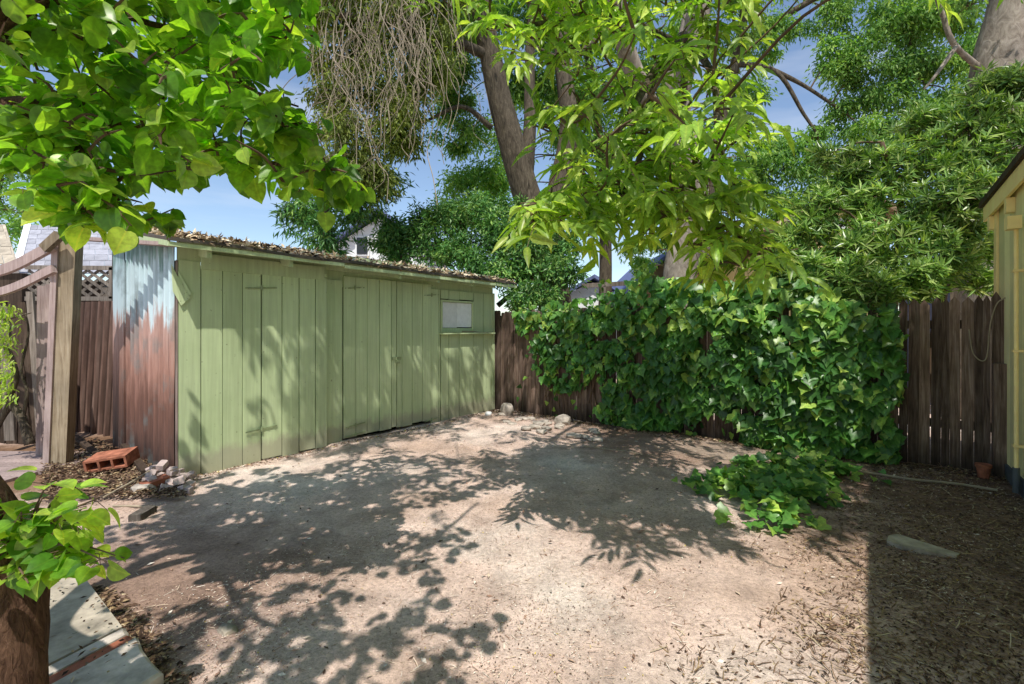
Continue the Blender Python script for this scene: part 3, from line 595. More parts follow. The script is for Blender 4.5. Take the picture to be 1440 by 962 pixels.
def sprays(par, name, tips, nodes, mat, L=.125, leafl=7, tw=True, cb=0., outdir=(0, -1, -.1)):
    pos = []; dr = []; nr = []; rn = []; m = MB(); od = np.asarray(outdir, float)
    if tw: growall(m, nodes, [t-od*.1 for t in tips], .010, .004, .06)
    for q in tips:
        ax = od*.7+rv(1, .55)[0]*V(1, .7, .35); ax[2] -= .1; ax /= np.linalg.norm(ax); Ls = random.uniform(.20, .34)
        st = q-ax*Ls*.4; bend = V(0, 0, -random.uniform(.04, .16))
        m.tube([q-od*.1, st], .003, 3, cap=False)
        c0 = random.gauss(.06, .15)+cb; m.tube([st, st+ax*Ls*.5+bend*.25, st+ax*Ls+bend], [.003, .002, .0015], 3, cap=False)
        sd = np.cross(ax, UP); sd /= np.linalg.norm(sd)+1e-6
        for j in range(leafl):
            t = .15+.85*(j//2+1)/((leafl+1)/2); p = st+ax*Ls*min(t, 1)+bend*t*t
            s_ = 1 if j % 2 else -1
            if j == leafl-1: d = ax+bend*2
            else: d = ax*.7+sd*s_*random.uniform(.5, .9)+UP*random.uniform(-.6, .1)
            pos.append(p); dr.append(d+rv(1, .15)[0]); nr.append(UP+V(0, -.35, 0)+rv(1, .35)[0]); rn.append(min(1, max(0, random.betavariate(2.2, 2.2)+c0)))
    n = len(pos); 
    m.build('branches', M['twig'], par)
    leaves(name, T_LANCE, np.array(pos), np.array(dr), np.array(nr), rng.uniform(.7, 1.3, n)*L, np.array(rn), mat, par, smooth=True)
# visible foreground sprays, given as (px,py,depth,spread px,count)
vis = [(860, 30, 3.5, 50, 20), (770, 30, 3.3, 36, 14), (690, 20, 3.2, 22, 5), (940, 60, 3.9, 55, 20), (800, 70, 3.5, 36, 8), (720, 70, 3.1, 18, 3), (1010, 40, 4.2, 42, 11), (1000, 110, 4.0, 42, 9), (880, 130, 3.7, 50, 14), (810, 150, 3.3, 28, 7), (765, 165, 3.1, 20, 4), (940, 160, 3.5, 45, 12), (1010, 180, 3.4, 42, 11), (1050, 160, 3.3, 24, 5), (870, 200, 3.3, 48, 14), (930, 220, 3.2, 42, 14), (825, 220, 3.3, 30, 5), (1000, 240, 3.2, 34, 9), (1045, 260, 3.1, 22, 7), (790, 275, 3.0, 34, 9), (850, 260, 3.1, 42, 16), (900, 260, 3, 36, 16), (960, 280, 3, 36, 12), (760, 293, 3.0, 26, 9), (830, 293, 3.1, 36, 11), (930, 298, 3.1, 30, 4), (1010, 318, 3, 36, 11), (1060, 333, 3, 34, 9), (1000, 363, 3, 22, 4), (1090, 348, 3, 16, 3), (680, -30, 3.1, 50, 16), (800, -40, 3.3, 60, 27), (920, -40, 3.5, 60, 27), (1020, -30, 3.8, 50, 20)]
tips = []
for px, py, Y, sp, k in vis:
    for i in range(int(k*1.15)): tips.append(P(px+random.gauss(0, sp*.55), py+random.gauss(0, sp*.45), Y+random.uniform(-.35, .5)))
# shade casters over the yard whose shade falls right of centre
shp = [(700, 640), (690, 600), (790, 600), (1000, 610), (1040, 650), (990, 690), (1040, 770), (960, 745), (900, 770), (860, 770), (800, 725), (740, 690)]
visp = [(640, 0), (1040, 0), (1060, 120), (1060, 330), (900, 350), (730, 340), (720, 250), (760, 100), (640, 90)]
k = 0
while k < 210:
    px = random.uniform(690, 1040); py = random.uniform(600, 775)
    if not inpoly(px, py, shp): continue
    g = G(px, py); z = random.uniform(2., 5.4); c = g+SUNV*z; a, b = pix(c)
    if c[1] > .8 and (b < -15 or inpoly(a, b, visp)) and np.linalg.norm(c-V(0, 0, CH)) > 1.6: tips.append(c); k += 1
sprays(tS, 'crown', tips, nS2, M['ashL'], .165)
# high canopy, above the frame, that dapples the shed, fence, ivy and the right-hand ground
tips = []
def cast(fn, cnt, zlo, zhi, clump=.3):
    k = 0; g = 0
    while k < cnt and g < 60000:
        g += 1; t = fn(); 
        if t is None: continue
        dz = random.uniform(zlo, zhi); c = t+SUNV*dz; a, b = pix(c)
        if (b < -25 or c[1] < .3) and c[2] < 7.6:
            for j in range(3): tips.append(c+rv(1, clump*.5)[0]*V(1, 1, .4))
            k += 1
def t_shed():
    s_ = random.uniform(1.4, 4.9); z = random.uniform(-.2, 1.5)
    if noise.noise(Vector((s_*1.6, z*1.2, 2))) < -.25: return None
    return W(s_, 0, z)
def t_ivy():
    u = random.uniform(0, FL); z = random.uniform(0, 2.2); px, py = pix(FP(u, .2, z))
    if 960 < px < 1190 and random.random() < .88: return None
    if px < 800 and random.random() < .3: return None
    return FP(u, .2, z)
def t_gr():
    px = random.uniform(1010, 1215); py = random.uniform(640, 775)
    if py > 690+(px-1010)*.38: return None
    return G(px, py)
def t_gl():
    px = random.uniform(330, 700); py = random.uniform(600, 690); p_ = G(px, py); q = p_-O
    if np.dot(q, Nn) < .3 or noise.noise(Vector((p_[0]*1.3, p_[1]*1.3, 7))) < .0: return None
    return p_
cast(t_shed, 88, 3., 6.5, .7); cast(t_ivy, 150, 3., 6.5); cast(t_gr, 80, 3.5, 6.5); cast(t_gl, 18, 3.5, 6.5)
sprays(tS, 'upper_crown', tips, nS2+nS, M['ashL'], .15, 7, True)

# dead hanging vines in the elm
m = MB(); av = P(520, -40, 8.6)
for i in range(120):
    px = random.gauss(558, 34) if i % 2 else random.uniform(440, 620); py = random.uniform(-60, 60); Y = 8.3+random.uniform(-.3, .5)
    pts = [P(px, py, Y)]; x = px; y = py; L_ = random.randint(3, 7)
    for j in range(L_): x += random.gauss(0, 13); y += random.uniform(14, 46); pts.append(P(x, y, Y+random.uniform(-.1, .1)))
    m.rnd(); m.tube(curve(pts, 4), random.uniform(.003, .009), 4, cap=False)
for i in range(120):                                                    # fine bare twigs near its left edge
    px = random.uniform(420, 500); py = random.uniform(60, 220) if i % 3 else random.uniform(150, 260); Y = 8.6; a = random.uniform(-.8, 1.2); pts = [P(px+30, py-20, Y)]
    for j in range(4): pts.append(pts[-1]+V(math.cos(a)*.12*(-1 if random.random() < .8 else 1), random.uniform(-.05, .05), -.12*random.random())); a += random.uniform(-.5, .5)
    m.tube(pts, [.007, .005, .004, .003, .002], 3, cap=False)
dv = m.build('dead_vine', M['dead'], origin=av); tag(dv, 'tangle of dry leafless vines hanging from the tree above the shed', 'vine')

# apricot tree at the left
fork = V(-1.60, 1.5, .74); bA_ = V(-1.60, 1.45, -.02)
tP = thing('apricot_tree', bA_, 'apricot tree with heart shaped leaves and rough brown trunk at the left foreground', 'tree')
m = MB(); c = curve([bA_, V(-1.60, 1.46, .35), V(-1.62, 1.5, .62), V(-1.64, 1.5, .80)], 6); m.tube(c, list(np.linspace(.142, .105, len(c))), 20, .05)
c = curve([V(-1.60, 1.5, .66), V(-1.68, 1.5, .86), V(-1.82, 1.45, 1.15), V(-2.15, 1.4, 1.6), V(-2.3, 1.6, 2.05)], 6); m.tube(c, list(np.linspace(.10, .065, len(c))), 12, .05)
m.build('trunk', M['barkA'], tP, smooth=True)
m = MB(); c = curve([V(-1.58, 1.48, .70), P(40, 752, 1.5), P(52, 742, 1.5), P(58, 722, 1.5)], 5); m.tube(c, list(np.linspace(.04, .022, len(c))), 8, .05); c = curve([P(58, 727, 1.5), P(35, 728, 1.5), P(8, 722, 1.5)], 4); m.tube(c, .014, 8)
st = m.build('cut_branch', plain('fresh_cut_wood', (.36, .13, .06), .8, .2, 20, .3, .3), tP, smooth=True)
limbs = [([V(-2.3, 1.6, 2.05), P(0, 152, 2.0), P(60, 158, 2.0), P(110, 215, 2.05), P(155, 268, 2.1), P(158, 300, 2.1)], .045, .014),
 ([P(0, 152, 2), P(100, 168, 2.1), P(180, 178, 2.2), P(300, 200, 2.4), P(400, 235, 2.55), P(480, 250, 2.6)], .028, .007),
 ([P(60, 160, 2.0), P(200, 120, 2.5), P(320, 120, 2.8), P(420, 150, 3.0)], .02, .006),
 ([V(-2.3, 1.6, 2.05), P(-10, 30, 1.75), P(50, 0, 1.8), P(130, -40, 2.0), V(-1.4, 2.2, 3.4)], .05, .02),
 ([P(50, 0, 1.8), P(120, 0, 2.2), P(200, 30, 2.4), P(270, 45, 2.5), P(380, 62, 2.8), P(440, 50, 2.9)], .022, .006),
 ([P(-10, 60, 1.75), P(90, 40, 2.1), P(180, 38, 2.3)], .018, .006),
 ([P(0, 20, 1.75), V(-1.7, 1.3, 2.9), V(-1.0, 1.2, 3.2), V(-.5, 1.4, 3.5), V(-.2, 1.9, 3.9)], .04, .012), ([V(-1.7, 1.3, 2.9), V(-1.2, .8, 2.9), V(-.6, .6, 3.0)], .03, .01), ([V(-1.4, 2.2, 3.4), V(-1.1, 2.8, 4.2), V(-.8, 3.2, 4.6)], .025, .008),
 ([P(155, 268, 2.1), P(180, 240, 2.15), P(205, 218, 2.2)], .010, .007)]
m = MB(); nP = []
for pts, a, b in limbs: nP += limb(m, pts, a, b, 8)
m.build('limb', M['barkA'], tP, smooth=True)
crp = [(-60, -60), (470, -60), (420, 40), (385, 110), (415, 150), (450, 215), (515, 245), (512, 262), (480, 290), (440, 275), (375, 262), (345, 225), (300, 235), (265, 232), (262, 275), (275, 290), (215, 325), (160, 330), (90, 318), (35, 290), (25, 250), (-10, 235), (-60, 200)]
gp = [(140, 760), (220, 700), (330, 690), (440, 650), (560, 640), (640, 640), (700, 690), (590, 720), (560, 745), (660, 745), (665, 790), (600, 805), (660, 830), (600, 860), (705, 870), (690, 895), (620, 930), (640, 1000), (660, 1100), (200, 1100), (150, 900)]
tw_pts = []
while len(tw_pts) < 300:
    px = random.uniform(-60, 515); py = random.uniform(-60, 335)
    if not inpoly(px, py, crp): continue
    tw_pts.append(P(px, py, random.choice((random.uniform(1.75, 2.4), random.uniform(2.2, 3.1)))))
shade_pts = []
for gx in np.arange(-3.4, .25, .122):
    for gy in np.arange(1.2, 6.2, .122):
        g = V(gx+random.uniform(-.06, .06), gy+random.uniform(-.06, .06), 0); a, b = pix(g)
        if not inpoly(a, b, gp) or noise.noise(Vector((g[0]*1.7, g[1]*1.7, 5))) < -.26 or random.random() < .14: continue
        for t_ in range(14):
            z = random.uniform(2.1, 3.7) if t_ < 9 else random.uniform(3., 5.); c = g+SUNV*z; a, b = pix(c)
            ok = (c[1] > .35 and (b < -F*.16/c[1]-20)) or c[1] <= .30 or (c[1] > 1.6 and inpoly(a, b, crp))
            if ok and np.linalg.norm(c-V(0, 0, CH)) > 1.1 and c[0] > -3.2: shade_pts.append(c); break
for t_ in range(230):                                                   # unseen crown added above and behind the photographer to block skylight
    shade_pts.append(V(random.uniform(-3.4, .3), random.uniform(-2.6, .1), random.uniform(2.6, 4.2)))
nvis = len(tw_pts); tw_pts += shade_pts
pos = []; dr = []; nr = []; rn = []; sz = []; m = MB()
def heartleaves(q, back, k, cb, s0=.094):
    ax = q-back; ax /= np.linalg.norm(ax)+1e-6; L = .22
    for j in range(k):
        t = random.random(); p = q-ax*L*t; d = ax*.3+rv(1, .8)[0]*V(1, 1, .4)+V(0, 0, -.45); pe = random.uniform(.02, .045); d /= np.linalg.norm(d)
        pos.append(p+d*pe); dr.append(d); nr.append(UP*.9+V(0, -.25, 0)+rv(1, .45)[0]); rn.append(min(1, max(0, random.betavariate(2., 2.6)+cb+(.25 if t < .12 else 0)))); sz.append(s0*random.uniform(.6, 1.2)); m.tube([p, p+d*pe], [.0014, .001], 3, cap=False)
for iq, (q, c) in enumerate(zip(tw_pts, growall(m, nP, tw_pts, .008, .003, .05))):
    if iq >= nvis: heartleaves(q, c[-2], 5, random.gauss(0, .14), .09); continue
    heartleaves(q, c[-2], random.randint(7, 10), random.gauss(0, .14))
# shoots on the stump
shoots = [((30, 770), (75, 665)), ((50, 745), (95, 690)), ((45, 760), (140, 700)), ((45, 765), (150, 790)), ((30, 770), (95, 800)), ((20, 775), (8, 690)), ((10, 790), (40, 820)), ((20, 780), (0, 760)), ((60, 740), (125, 740)), ((45, 750), (60, 700)), ((30, 770), (30, 720)), ((45, 765), (175, 785))]
for (a, b) in shoots:
    s_ = P(*a, 1.48); e = P(*b, 1.42+random.uniform(-.08, .05)); m.tube(curve([s_, (s_+e)/2+V(0, 0, .02), e], 4), list(np.linspace(.005, .002, 9)), 4)
    heartleaves(e, s_, 9, random.choice((.0, .12, .5)), .066); heartleaves((s_+e)/2, s_, 5, .05, .07)
m.build('branches', M['twig'], tP)
leaves('crown', T_HEART, np.array(pos), np.array(dr), np.array(nr), np.array(sz), np.array(rn), M['aprL'], tP, smooth=True)

# far foliage at the left edge
tF = thing('distant_tree', P(-20, 463, 14)*V(1, 1, 0), 'hazy green tree beyond the roofs at the left edge', 'tree')
nF = trunkmesh(tF, [([P(-20, 463, 14)*V(1, 1, 0), P(-10, 300, 14), P(10, 200, 14)], .2, .08)], M['bark'])
blobs_tree(tF, T_RH, M['farL'], [(10, 230, 14, 36), (0, 280, 14, 34), (40, 300, 14, 24), (30, 190, 14, 40), (10, 330, 14, 30), (60, 240, 14, 30)], nF, .12, 500)

# ------------------------------------------------------------------ house on the right
H0 = V(4.50, 4.19, 0); HD = V(.59, .8076, 0); HN = V(.8076, -.59, 0)
def HW(u, o, z): return H0+HD*u+HN*o+UP*z
def HU(px, o=0.): b = H0+HN*o; k = (px-720)/F; return (k*b[1]-b[0])/(HD[0]-HD[1]*k)
house = thing('cottage', H0, 'pale olive cottage with cream trim and downpipe at the right edge', 'house')
uc = HU(1403); m = MB(); rz = lambda u: 2.80-.045*(u-.95)
m.par(HW(-7, .0, .14), HD*(uc+7), HN*4.5, UP*2.55)
for u in np.arange(-6.9, uc-.1, .21): m.rnd(); m.par(HW(u, -.006, .14), HD*.205, HN*.008, UP*2.6)
m.build('wall', M['wallh'], house)
m = MB(); m.par(HW(-7, -.02, -.05), HD*(uc+7-.01), HN*4.4, UP*.185); m.build('foundation', M['found'], house)
m = MB(); m.rnd(.8); m.par(HW(uc-.10, -.03, 1.12), HD*.10, HN*.022, UP*1.55); m.build('corner_board', M['cream'], house)
m = MB(); m.add([HW(uc+.3, -.10, rz(uc+.3)), HW(-7, -.10, rz(-7)), HW(-7, 4.7, rz(-7)), HW(uc+.3, 4.7, rz(uc+.3)), HW(uc+.3, -.10, rz(uc+.3)+.06), HW(-7, -.10, rz(-7)+.06), HW(-7, 4.7, rz(-7)+.06), HW(uc+.3, 4.7, rz(uc+.3)+.06)], [(0,1,2,3), (7,6,5,4), (0,4,5,1), (1,5,6,2), (2,6,7,3), (3,7,4,0)]); m.build('roof', M['darkw'], house)
m = MB(); m.rnd(.9); m.add([HW(a, o, rz(a)-z) for a, o, z in ((uc+.26, -.07, .005), (-7, -.07, .005), (-7, -.07, .16), (uc+.26, -.07, .16), (uc+.26, -.045, .005), (-7, -.045, .005), (-7, -.045, .16), (uc+.26, -.045, .16))], [(0,1,2,3), (7,6,5,4), (0,4,5,1), (1,5,6,2), (2,6,7,3), (3,7,4,0)]); m.build('barge_board', M['cream'], house)
for u in (uc-.02, uc-.75, uc-1.6): m = MB(); m.rnd(.7); m.par(HW(u, -.068, rz(u)-.30), HD*.09, HN*.06, UP*.135); m.build('bracket', M['cream'], house)
ud = HU(1429, -.06); m = MB(); m.rnd(.9); m.par(HW(ud-.09, -.13, 2.32), HD*.12, HN*.09, UP*.11); m.tube([HW(ud, -.06, 2.36), HW(ud, -.06, .22)], .015, 12); dp = m.build('downpipe', M['cream'], house)
for z in (.42, 1.25, 1.95): q = MB(); q.par(HW(ud-.03, -.085, z), HD*.06, HN*.078, UP*.02); q.build('clip', M['cream'], dp)
q = MB(); q.tube([HW(ud, -.06, .24), HW(ud, -.06, .02)], .024, 12); q.build('pipe_foot', M['found'], dp)

# ------------------------------------------------------------------ left yard: pergola post, panels, lattice
pb = G(80, 655)
per = thing('pergola', pb, 'weathered wooden post with curved side boards left of the shed', 'pergola')
def bx(m, p, a, b, c): m.rnd(); m.par(p, a, b, c)
m = MB(); top = P(83, 328, 5.0); bot = P(68, 662, 5.0); ax = top-bot; m.rnd(.8); m.par(bot, ax, V(.15, 0.03, 0), V(-.05, .15, 0)); m.build('post', M['post'], per)
m = MB(); m.rnd(.9); m.par(P(59, 662, 4.97), P(73, 330, 4.97)-P(59, 662, 4.97), V(.055, .01, 0), V(-.02, .12, 0)); m.build('facing_board', M['pink'], per)
def arcboard(a, b, c, w=.10):
    m = MB(); cv = curve([a, b, c], 7); m.rnd(.9)
    for p, q in zip(cv[:-1], cv[1:]): m.bar(p, q+(q-p)*.02, .045, w)
    m.build('curved_board', M['pink'], per)
arcboard(P(-60, 392, 5.1), P(10, 378, 5.0), P(76, 345, 4.95)); arcboard(P(-60, 420, 5.1), P(10, 408, 5.0), P(76, 378, 4.95), .08)
m = MB(); m.rnd(.5); m.bar(P(104, 335, 5.05), P(241, 344, 4.55), .12, .035); m.build('plank', M['pink'], per)
m = MB(); m.rnd(.2); m.bar(P(62, 350, 4.9), P(84, 330, 4.9), .06, .09); m.build('block', M['post'], per)
# pink upright panel
m = MB(); a = P(52, 655, 5.3)
for i, (x0, x1, t) in enumerate(((50, 60, 402), (61, 74, 400))): bx(m, P(x0, 650, 5.35), P(x0+2, t, 5.35)-P(x0, 650, 5.35), V((x1-x0)/F*5.35, .01, 0), V(0, .02, 0))
o = m.build('board_panel', M['pink'], origin=a); tag(o, 'smooth pinkish upright boards just left of the pergola post', 'panel')
# old leaning palings
for i, (x0, x1, y0, y1, w_) in enumerate(((24, 48, 425, 628, 9), (36, 52, 410, 632, 7), (14, 30, 440, 610, 10), (-4, 6, 430, 620, 12))):
    m = MB(); p0 = P(x1, y1, 5.7); m.rnd(); m.par(p0, P(x0, y0, 5.7)-p0, V(w_/F*5.7, .02, 0), V(0, .03, 0)); m.build('tmp', M['greyw' if i % 2 else 'darkw'], origin=p0)
    o = bpy.data.objects['tmp']; o.name = 'leaning_board'; tag(o, ['dark paling leaning left of the pink panel', 'grey paling standing right against the pink panel', 'dark tall paling behind the gnarled vine stem', 'grey paling at the far left edge'][i], 'board', 'old palings behind the vine')
m = MB(); 
for i in range(7): m.rnd(); x = -60+i*17; m.par(P(x, 628, 6.1), P(x+2, 430+random.uniform(-6, 6), 6.1)-P(x, 628, 6.1), V(.14, 0, 0), V(0, .02, 0))
o = m.build('paling_fence', M['darkw'], origin=P(0, 628, 6.1)); tag(o, 'dark wooden paling fence behind the gnarled vine at the left edge', 'fence')
# rusty corrugated panel
cp = V(-6.35, 6.8, 0); ce = V(-5.3, 6.45, 0); aa = (ce-cp)/np.linalg.norm(ce-cp)
rp = thing('corrugated_panel', cp, 'rusty brown corrugated sheet standing beneath the lattice', 'fence panel')
zt = CH-(424-HZ)/F*6.6
corr_sheet(rp, 'sheet', M['rust'], cp, aa, lambda u: (-.02, zt), 11, np.linalg.norm(ce-cp)+.35, .04, V(-aa[1], aa[0], 0)*-1, 5, .16)
# lattice
LY = 6.9
lt_ = thing('lattice_screen', P(60, 420, LY), 'grey diagonal wooden lattice under the grey shingled roof', 'lattice')
m = MB(); x0, x1, y0, y1 = 40, 158, 380, 418
def clipline(c, sgn):
    pts = []
    for x in np.linspace(x0, x1, 119):
        y = c+sgn*(x-x0)*.72
        if y0 <= y <= y1: pts.append((x, y))
    return (pts[0], pts[-1]) if len(pts) > 3 else None
for c in np.arange(y0-120, y1+140, 12.):
    for sgn in (1, -1):
        l = clipline(c, sgn)
        if l: m.rnd(); m.bar(P(*l[0], LY+(.0 if sgn > 0 else .012)), P(*l[1], LY+(.0 if sgn > 0 else .012)), .010, .040, V(0, 0, 1))
m.build('slats', M['greyw'], lt_)
m = MB()
for a, b in (((36, 376), (160, 377)), ((36, 420), (160, 420)), ((157, 376), (157, 420))): m.rnd(.8); m.bar(P(*a, LY-.02), P(*b, LY-.02), .03, .06, V(0, 0, 1) if a[0] != b[0] else V(1, 0, 0))
m.build('frame', M['greyw'], lt_)
m = MB(); m.rnd(.1); m.par(P(154, 640, LY-.1), P(158, 330, LY-.1)-P(154, 640, LY-.1), V(.07, 0, 0), V(0, .07, 0)); m.build('post', M['darkw'], lt_)
# neighbour roofs
def shingled_roof(name, label, cat, px0, py0, px1, py1, Y0, Y1, mat, rows, wallm=None, skew=0):
    a = P(px0, py1, Y0); b = P(px1, py1, Y0); c = P(px1+skew, py0, Y1); d = P(px0+skew, py0, Y1)
    t = thing(name, a*V(1, 1, 0), label, cat); m = MB()
    up = (d-a); rt = (b-a)
    nn = np.cross(rt, up); nn /= np.linalg.norm(nn)
    for r in range(rows):
        x = 0.; 
        while x < 1:
            w_ = min(random.uniform(.05, .09)*2.2/np.linalg.norm(rt)*1.4, 1-x); m.rnd(); o_ = a+up*(r/rows)+rt*x+nn*(.012)
            m.par(o_-up*.01, rt*w_*.97, up*(1.12/rows), nn*.012+up*.0); x += w_
    m.build('roof', mat, t)
    q = MB(); q.par(V(a[0]+.2, a[1]+.1, 0), V(b[0]-a[0]-.25, 0, 0), V(0, 3.5, 0), V(0, 0, a[2]-.12)); q.build('wall', wallm or M['greyw'], t)
    return t, a, b, c, d
t, a, b, c, d = shingled_roof('neighbour_house', 'house with grey shingled roof seen above the lattice', 'house', 28, 318, 162, 385, 8.6, 10.6, M['shing'], 9, skew=15)
m = MB(); m.rnd(1.); m.bar(a+V(-.06, -.02, 0), d+V(-.06, 0, .0), .10, .12); m.build('barge_board', M['white'], t)
shingled_roof('neighbour_shack', 'low outbuilding with a worn wood shake roof at the left edge', 'outbuilding', -90, 318, 26, 372, 7.2, 8.2, M['wshake'], 5, M['darkw'], skew=-3)
# far buildings
def gable(name, label, pxl, pxr, pye, pyr, Y, roofm, wallm, cat='house', win=()):
    a = P(pxl, pye, Y); b = P(pxr, pye, Y); zr = P(0, pyr, Y)[2]; t = thing(name, V((a[0]+b[0])/2, Y, 0), label, cat)
    m = MB(); m.add([V(a[0], Y, 0), V(b[0], Y, 0), V(b[0], Y, a[2]), V((a[0]+b[0])/2, Y, zr-.15), V(a[0], Y, a[2]), V(a[0], Y+5, 0), V(b[0], Y+5, 0), V(b[0], Y+5, a[2]), V((a[0]+b[0])/2, Y+5, zr-.15), V(a[0], Y+5, a[2])], [(0,1,2,3,4), (9,8,7,6,5), (0,4,9,5), (1,6,7,2)]); m.build('wall', wallm, t)
    m = MB(); mx = (a[0]+b[0])/2; e = .35
    for sx, ex in ((-1, a[0]), (1, b[0])):
        m.rnd(); slope = (zr-a[2])/abs(mx-ex)
        m.par(V(mx, Y-.35, zr), V((ex-mx)+sx*e, 0, -(slope*(abs(mx-ex)+e))), V(0, 5.7, 0), V(0, 0, .14))
    m.build('roof', roofm, t)
    for (x, y, w_, h_) in win:
        q = MB(); p = P(x, y, Y-.02); q.par(p, V(w_, 0, 0), V(0, -.04, 0), V(0, 0, h_)); wo = q.build('window', M['white'], t); g = MB(); g.par(p+V(.06, -.05, .06), V(w_-.12, 0, 0), V(0, -.012, 0), V(0, 0, h_-.12)); g.build('pane', M['glassd'], wo)
gable('distant_house', 'white walled house with slate roof glimpsed over the shed roof', 470, 600, 345, 300, 17, M['blue'], M['white'], win=((500, 360, .5, .7),))
gable('distant_house', 'low house with steep blue grey roof left of the pale trunk above the ivy', 895, 985, 400, 358, 16, M['blue'], M['tan'])
gable('distant_house', 'blue roofed house in the gap right of the laurel bush', 800, 868, 412, 392, 19, M['blue'], M['white'])
gable('distant_house', 'tan bungalow with brown roof just right of the pale trunk', 960, 1130, 395, 352, 14, M['tan'], M['cream'])
gable('distant_house', 'cream house with two small dark windows glimpsed through the oleander', 1150, 1235, 300, 278, 9.5, M['tan'], M['cream'], win=((1168, 322, .14, .2), (1180, 322, .14, .2)))
m = MB(); m.bar(P(818, 402, 10), P(890, 398, 10), .05, .09); m.bar(P(850, 402, 10), P(850, 425, 10), .05, .05, V(1, 0, 0)); o = m.build('rail_beam', M['greyw'], origin=P(818, 402, 10)); tag(o, 'grey horizontal rail beyond the fence above the ivy', 'rail')
m = MB(); p = P(1352, 425, 7); m.par(p, V(.33, 0, 0), V(0, .2, 0), V(0, 0, .38)); o = m.build('tarp_bundle', M['blue'], origin=p); 
tp = thing('blue_shed', P(1340, 463, 8.6)*V(1, 1, 0), 'small blue grey shed beyond the pointed fence near the cottage', 'shed')
bpy.data.objects.remove(o)
m = MB(); q = P(1340, 463, 8.6)*V(1, 1, 0); zz = P(0, 400, 8.6)[2]; m.par(q, V(.9, 0, 0), V(0, 1.2, 0), UP*zz); m.build('wall', M['blue'], tp); m = MB(); m.par(q+V(-.1, -.1, zz), V(1.1, 0, .0), V(0, 1.4, .3), UP*.05); m.build('roof', M['white'], tp)

# gnarled vine with leaves, far left
vb = G(30, 625); tv_ = thing('climbing_vine', vb, 'gnarled vine stem with small bright leaves at the left edge', 'vine')
m = MB(); nd = []
for pts, r in (([P(42, 625, 5.2), P(32, 590, 5.2), P(14, 560, 5.2), P(22, 530, 5.2), P(10, 490, 5.2), P(-20, 450, 5.2)], .05), ([P(32, 590, 5.2), P(38, 550, 5.2), P(30, 520, 5.2), P(40, 470, 5.2), P(36, 440, 5.2)], .02), ([P(20, 560, 5.2), P(2, 590, 5.2), P(-10, 620, 5.2)], .04), ([P(5, 450, 5.0), P(25, 445, 5.), P(44, 440, 5.)], .012)): nd += limb(m, pts, r, r*.4, 8)
m.build('stem', M['bark'], tv_, smooth=True)
q = np.array([P(random.gauss(4, 12), random.uniform(425, 570), 5.0+random.uniform(-.15, .2)) for i in range(420)]); n = len(q)
leaves('foliage', T_LANCE, q, rv(n, .6)+V(0, -.3, -.5), rv(n, .4)+UP, rng.uniform(.05, .10, n), np.clip(rng.beta(3, 1.8, n), 0, 1), M['ashL'], tv_, smooth=True)

# ------------------------------------------------------------------ bricks, stones, small things
def rock(name, p, r, mat, label, cat='stone', group=None, sq=(1, 1, .7), seed=None, rough=.25):
    import bmesh
    bm = bmesh.new(); bmesh.ops.create_icosphere(bm, subdivisions=2, radius=1); s0 = random.uniform(0, 90)
    me = bpy.data.meshes.new(name); ang = random.uniform(0, 6)
    for v in bm.verts:
        d = 1+rough*noise.noise(Vector(v.co)*1.3+Vector((s0, 0, 0)))*2
        c_ = V(*v.co)*d; c_ = np.sign(c_)*np.abs(c_)**.75*r*V(*sq); v.co = (c_[0]*math.cos(ang)-c_[1]*math.sin(ang), c_[0]*math.sin(ang)+c_[1]*math.cos(ang), c_[2])
    bm.to_mesh(me); bm.free(); me.materials.append(mat); o = bpy.data.objects.new(name, me); C.objects.link(o); o.location = (p[0], p[1], max(p[2], 0)+r*sq[2]*.55)
    return tag(o, label, cat, group)
def brickpiece(p, sz, mat, label, rot, group=None, name='brick', tilt=(0, 0), cat='brick'):
    m = MB(); a, b, c_ = sz; bev = .006; vs = []
    import itertools
    pts = []
    for sx, sy, sz_ in itertools.product((-1, 1), repeat=3):
        for k in range(3):
            q = [sx*a/2, sy*b/2, sz_*c_/2]; q[k] -= (sx, sy, sz_)[k]*bev*random.uniform(.6, 2.2); pts.append(q)
    import bmesh
    bm = bmesh.new()
    for q in pts: bm.verts.new(q)
    r_ = bmesh.ops.convex_hull(bm, input=bm.verts); me = bpy.data.meshes.new(name); bm.to_mesh(me); bm.free(); me.materials.append(mat)
    o = bpy.data.objects.new(name, me); C.objects.link(o); o.location = tuple(p); o.rotation_euler = (tilt[0], tilt[1], rot); return tag(o, label, cat, group)
# hollow clay block
cb = P(150, 648, 4.75); cb[2] = .045
hb = thing('hollow_clay_block', cb, 'orange hollow clay block with three cells lying on the litter by the shed', 'clay block')
m = MB(); L_, Hh, Dd = .37, .12, .24; t_ = .02
m.par((-L_/2, 0, 0), (L_, 0, 0), (0, Dd, 0), (0, 0, t_)); m.par((-L_/2, 0, Hh-t_), (L_, 0, 0), (0, Dd, 0), (0, 0, t_))
for i in range(4): m.par((-L_/2+i*(L_-t_)/3, 0, t_), (t_, 0, 0), (0, Dd, 0), (0, 0, Hh-2*t_))
m.par((-L_/2+t_, Dd-.02, t_), (L_-2*t_, 0, 0), (0, .015, 0), (0, 0, Hh-2*t_))
me_o = m.build('block', M['terra']); me_o.parent = hb; hb.rotation_euler = (math.radians(9), math.radians(-7), math.radians(12))
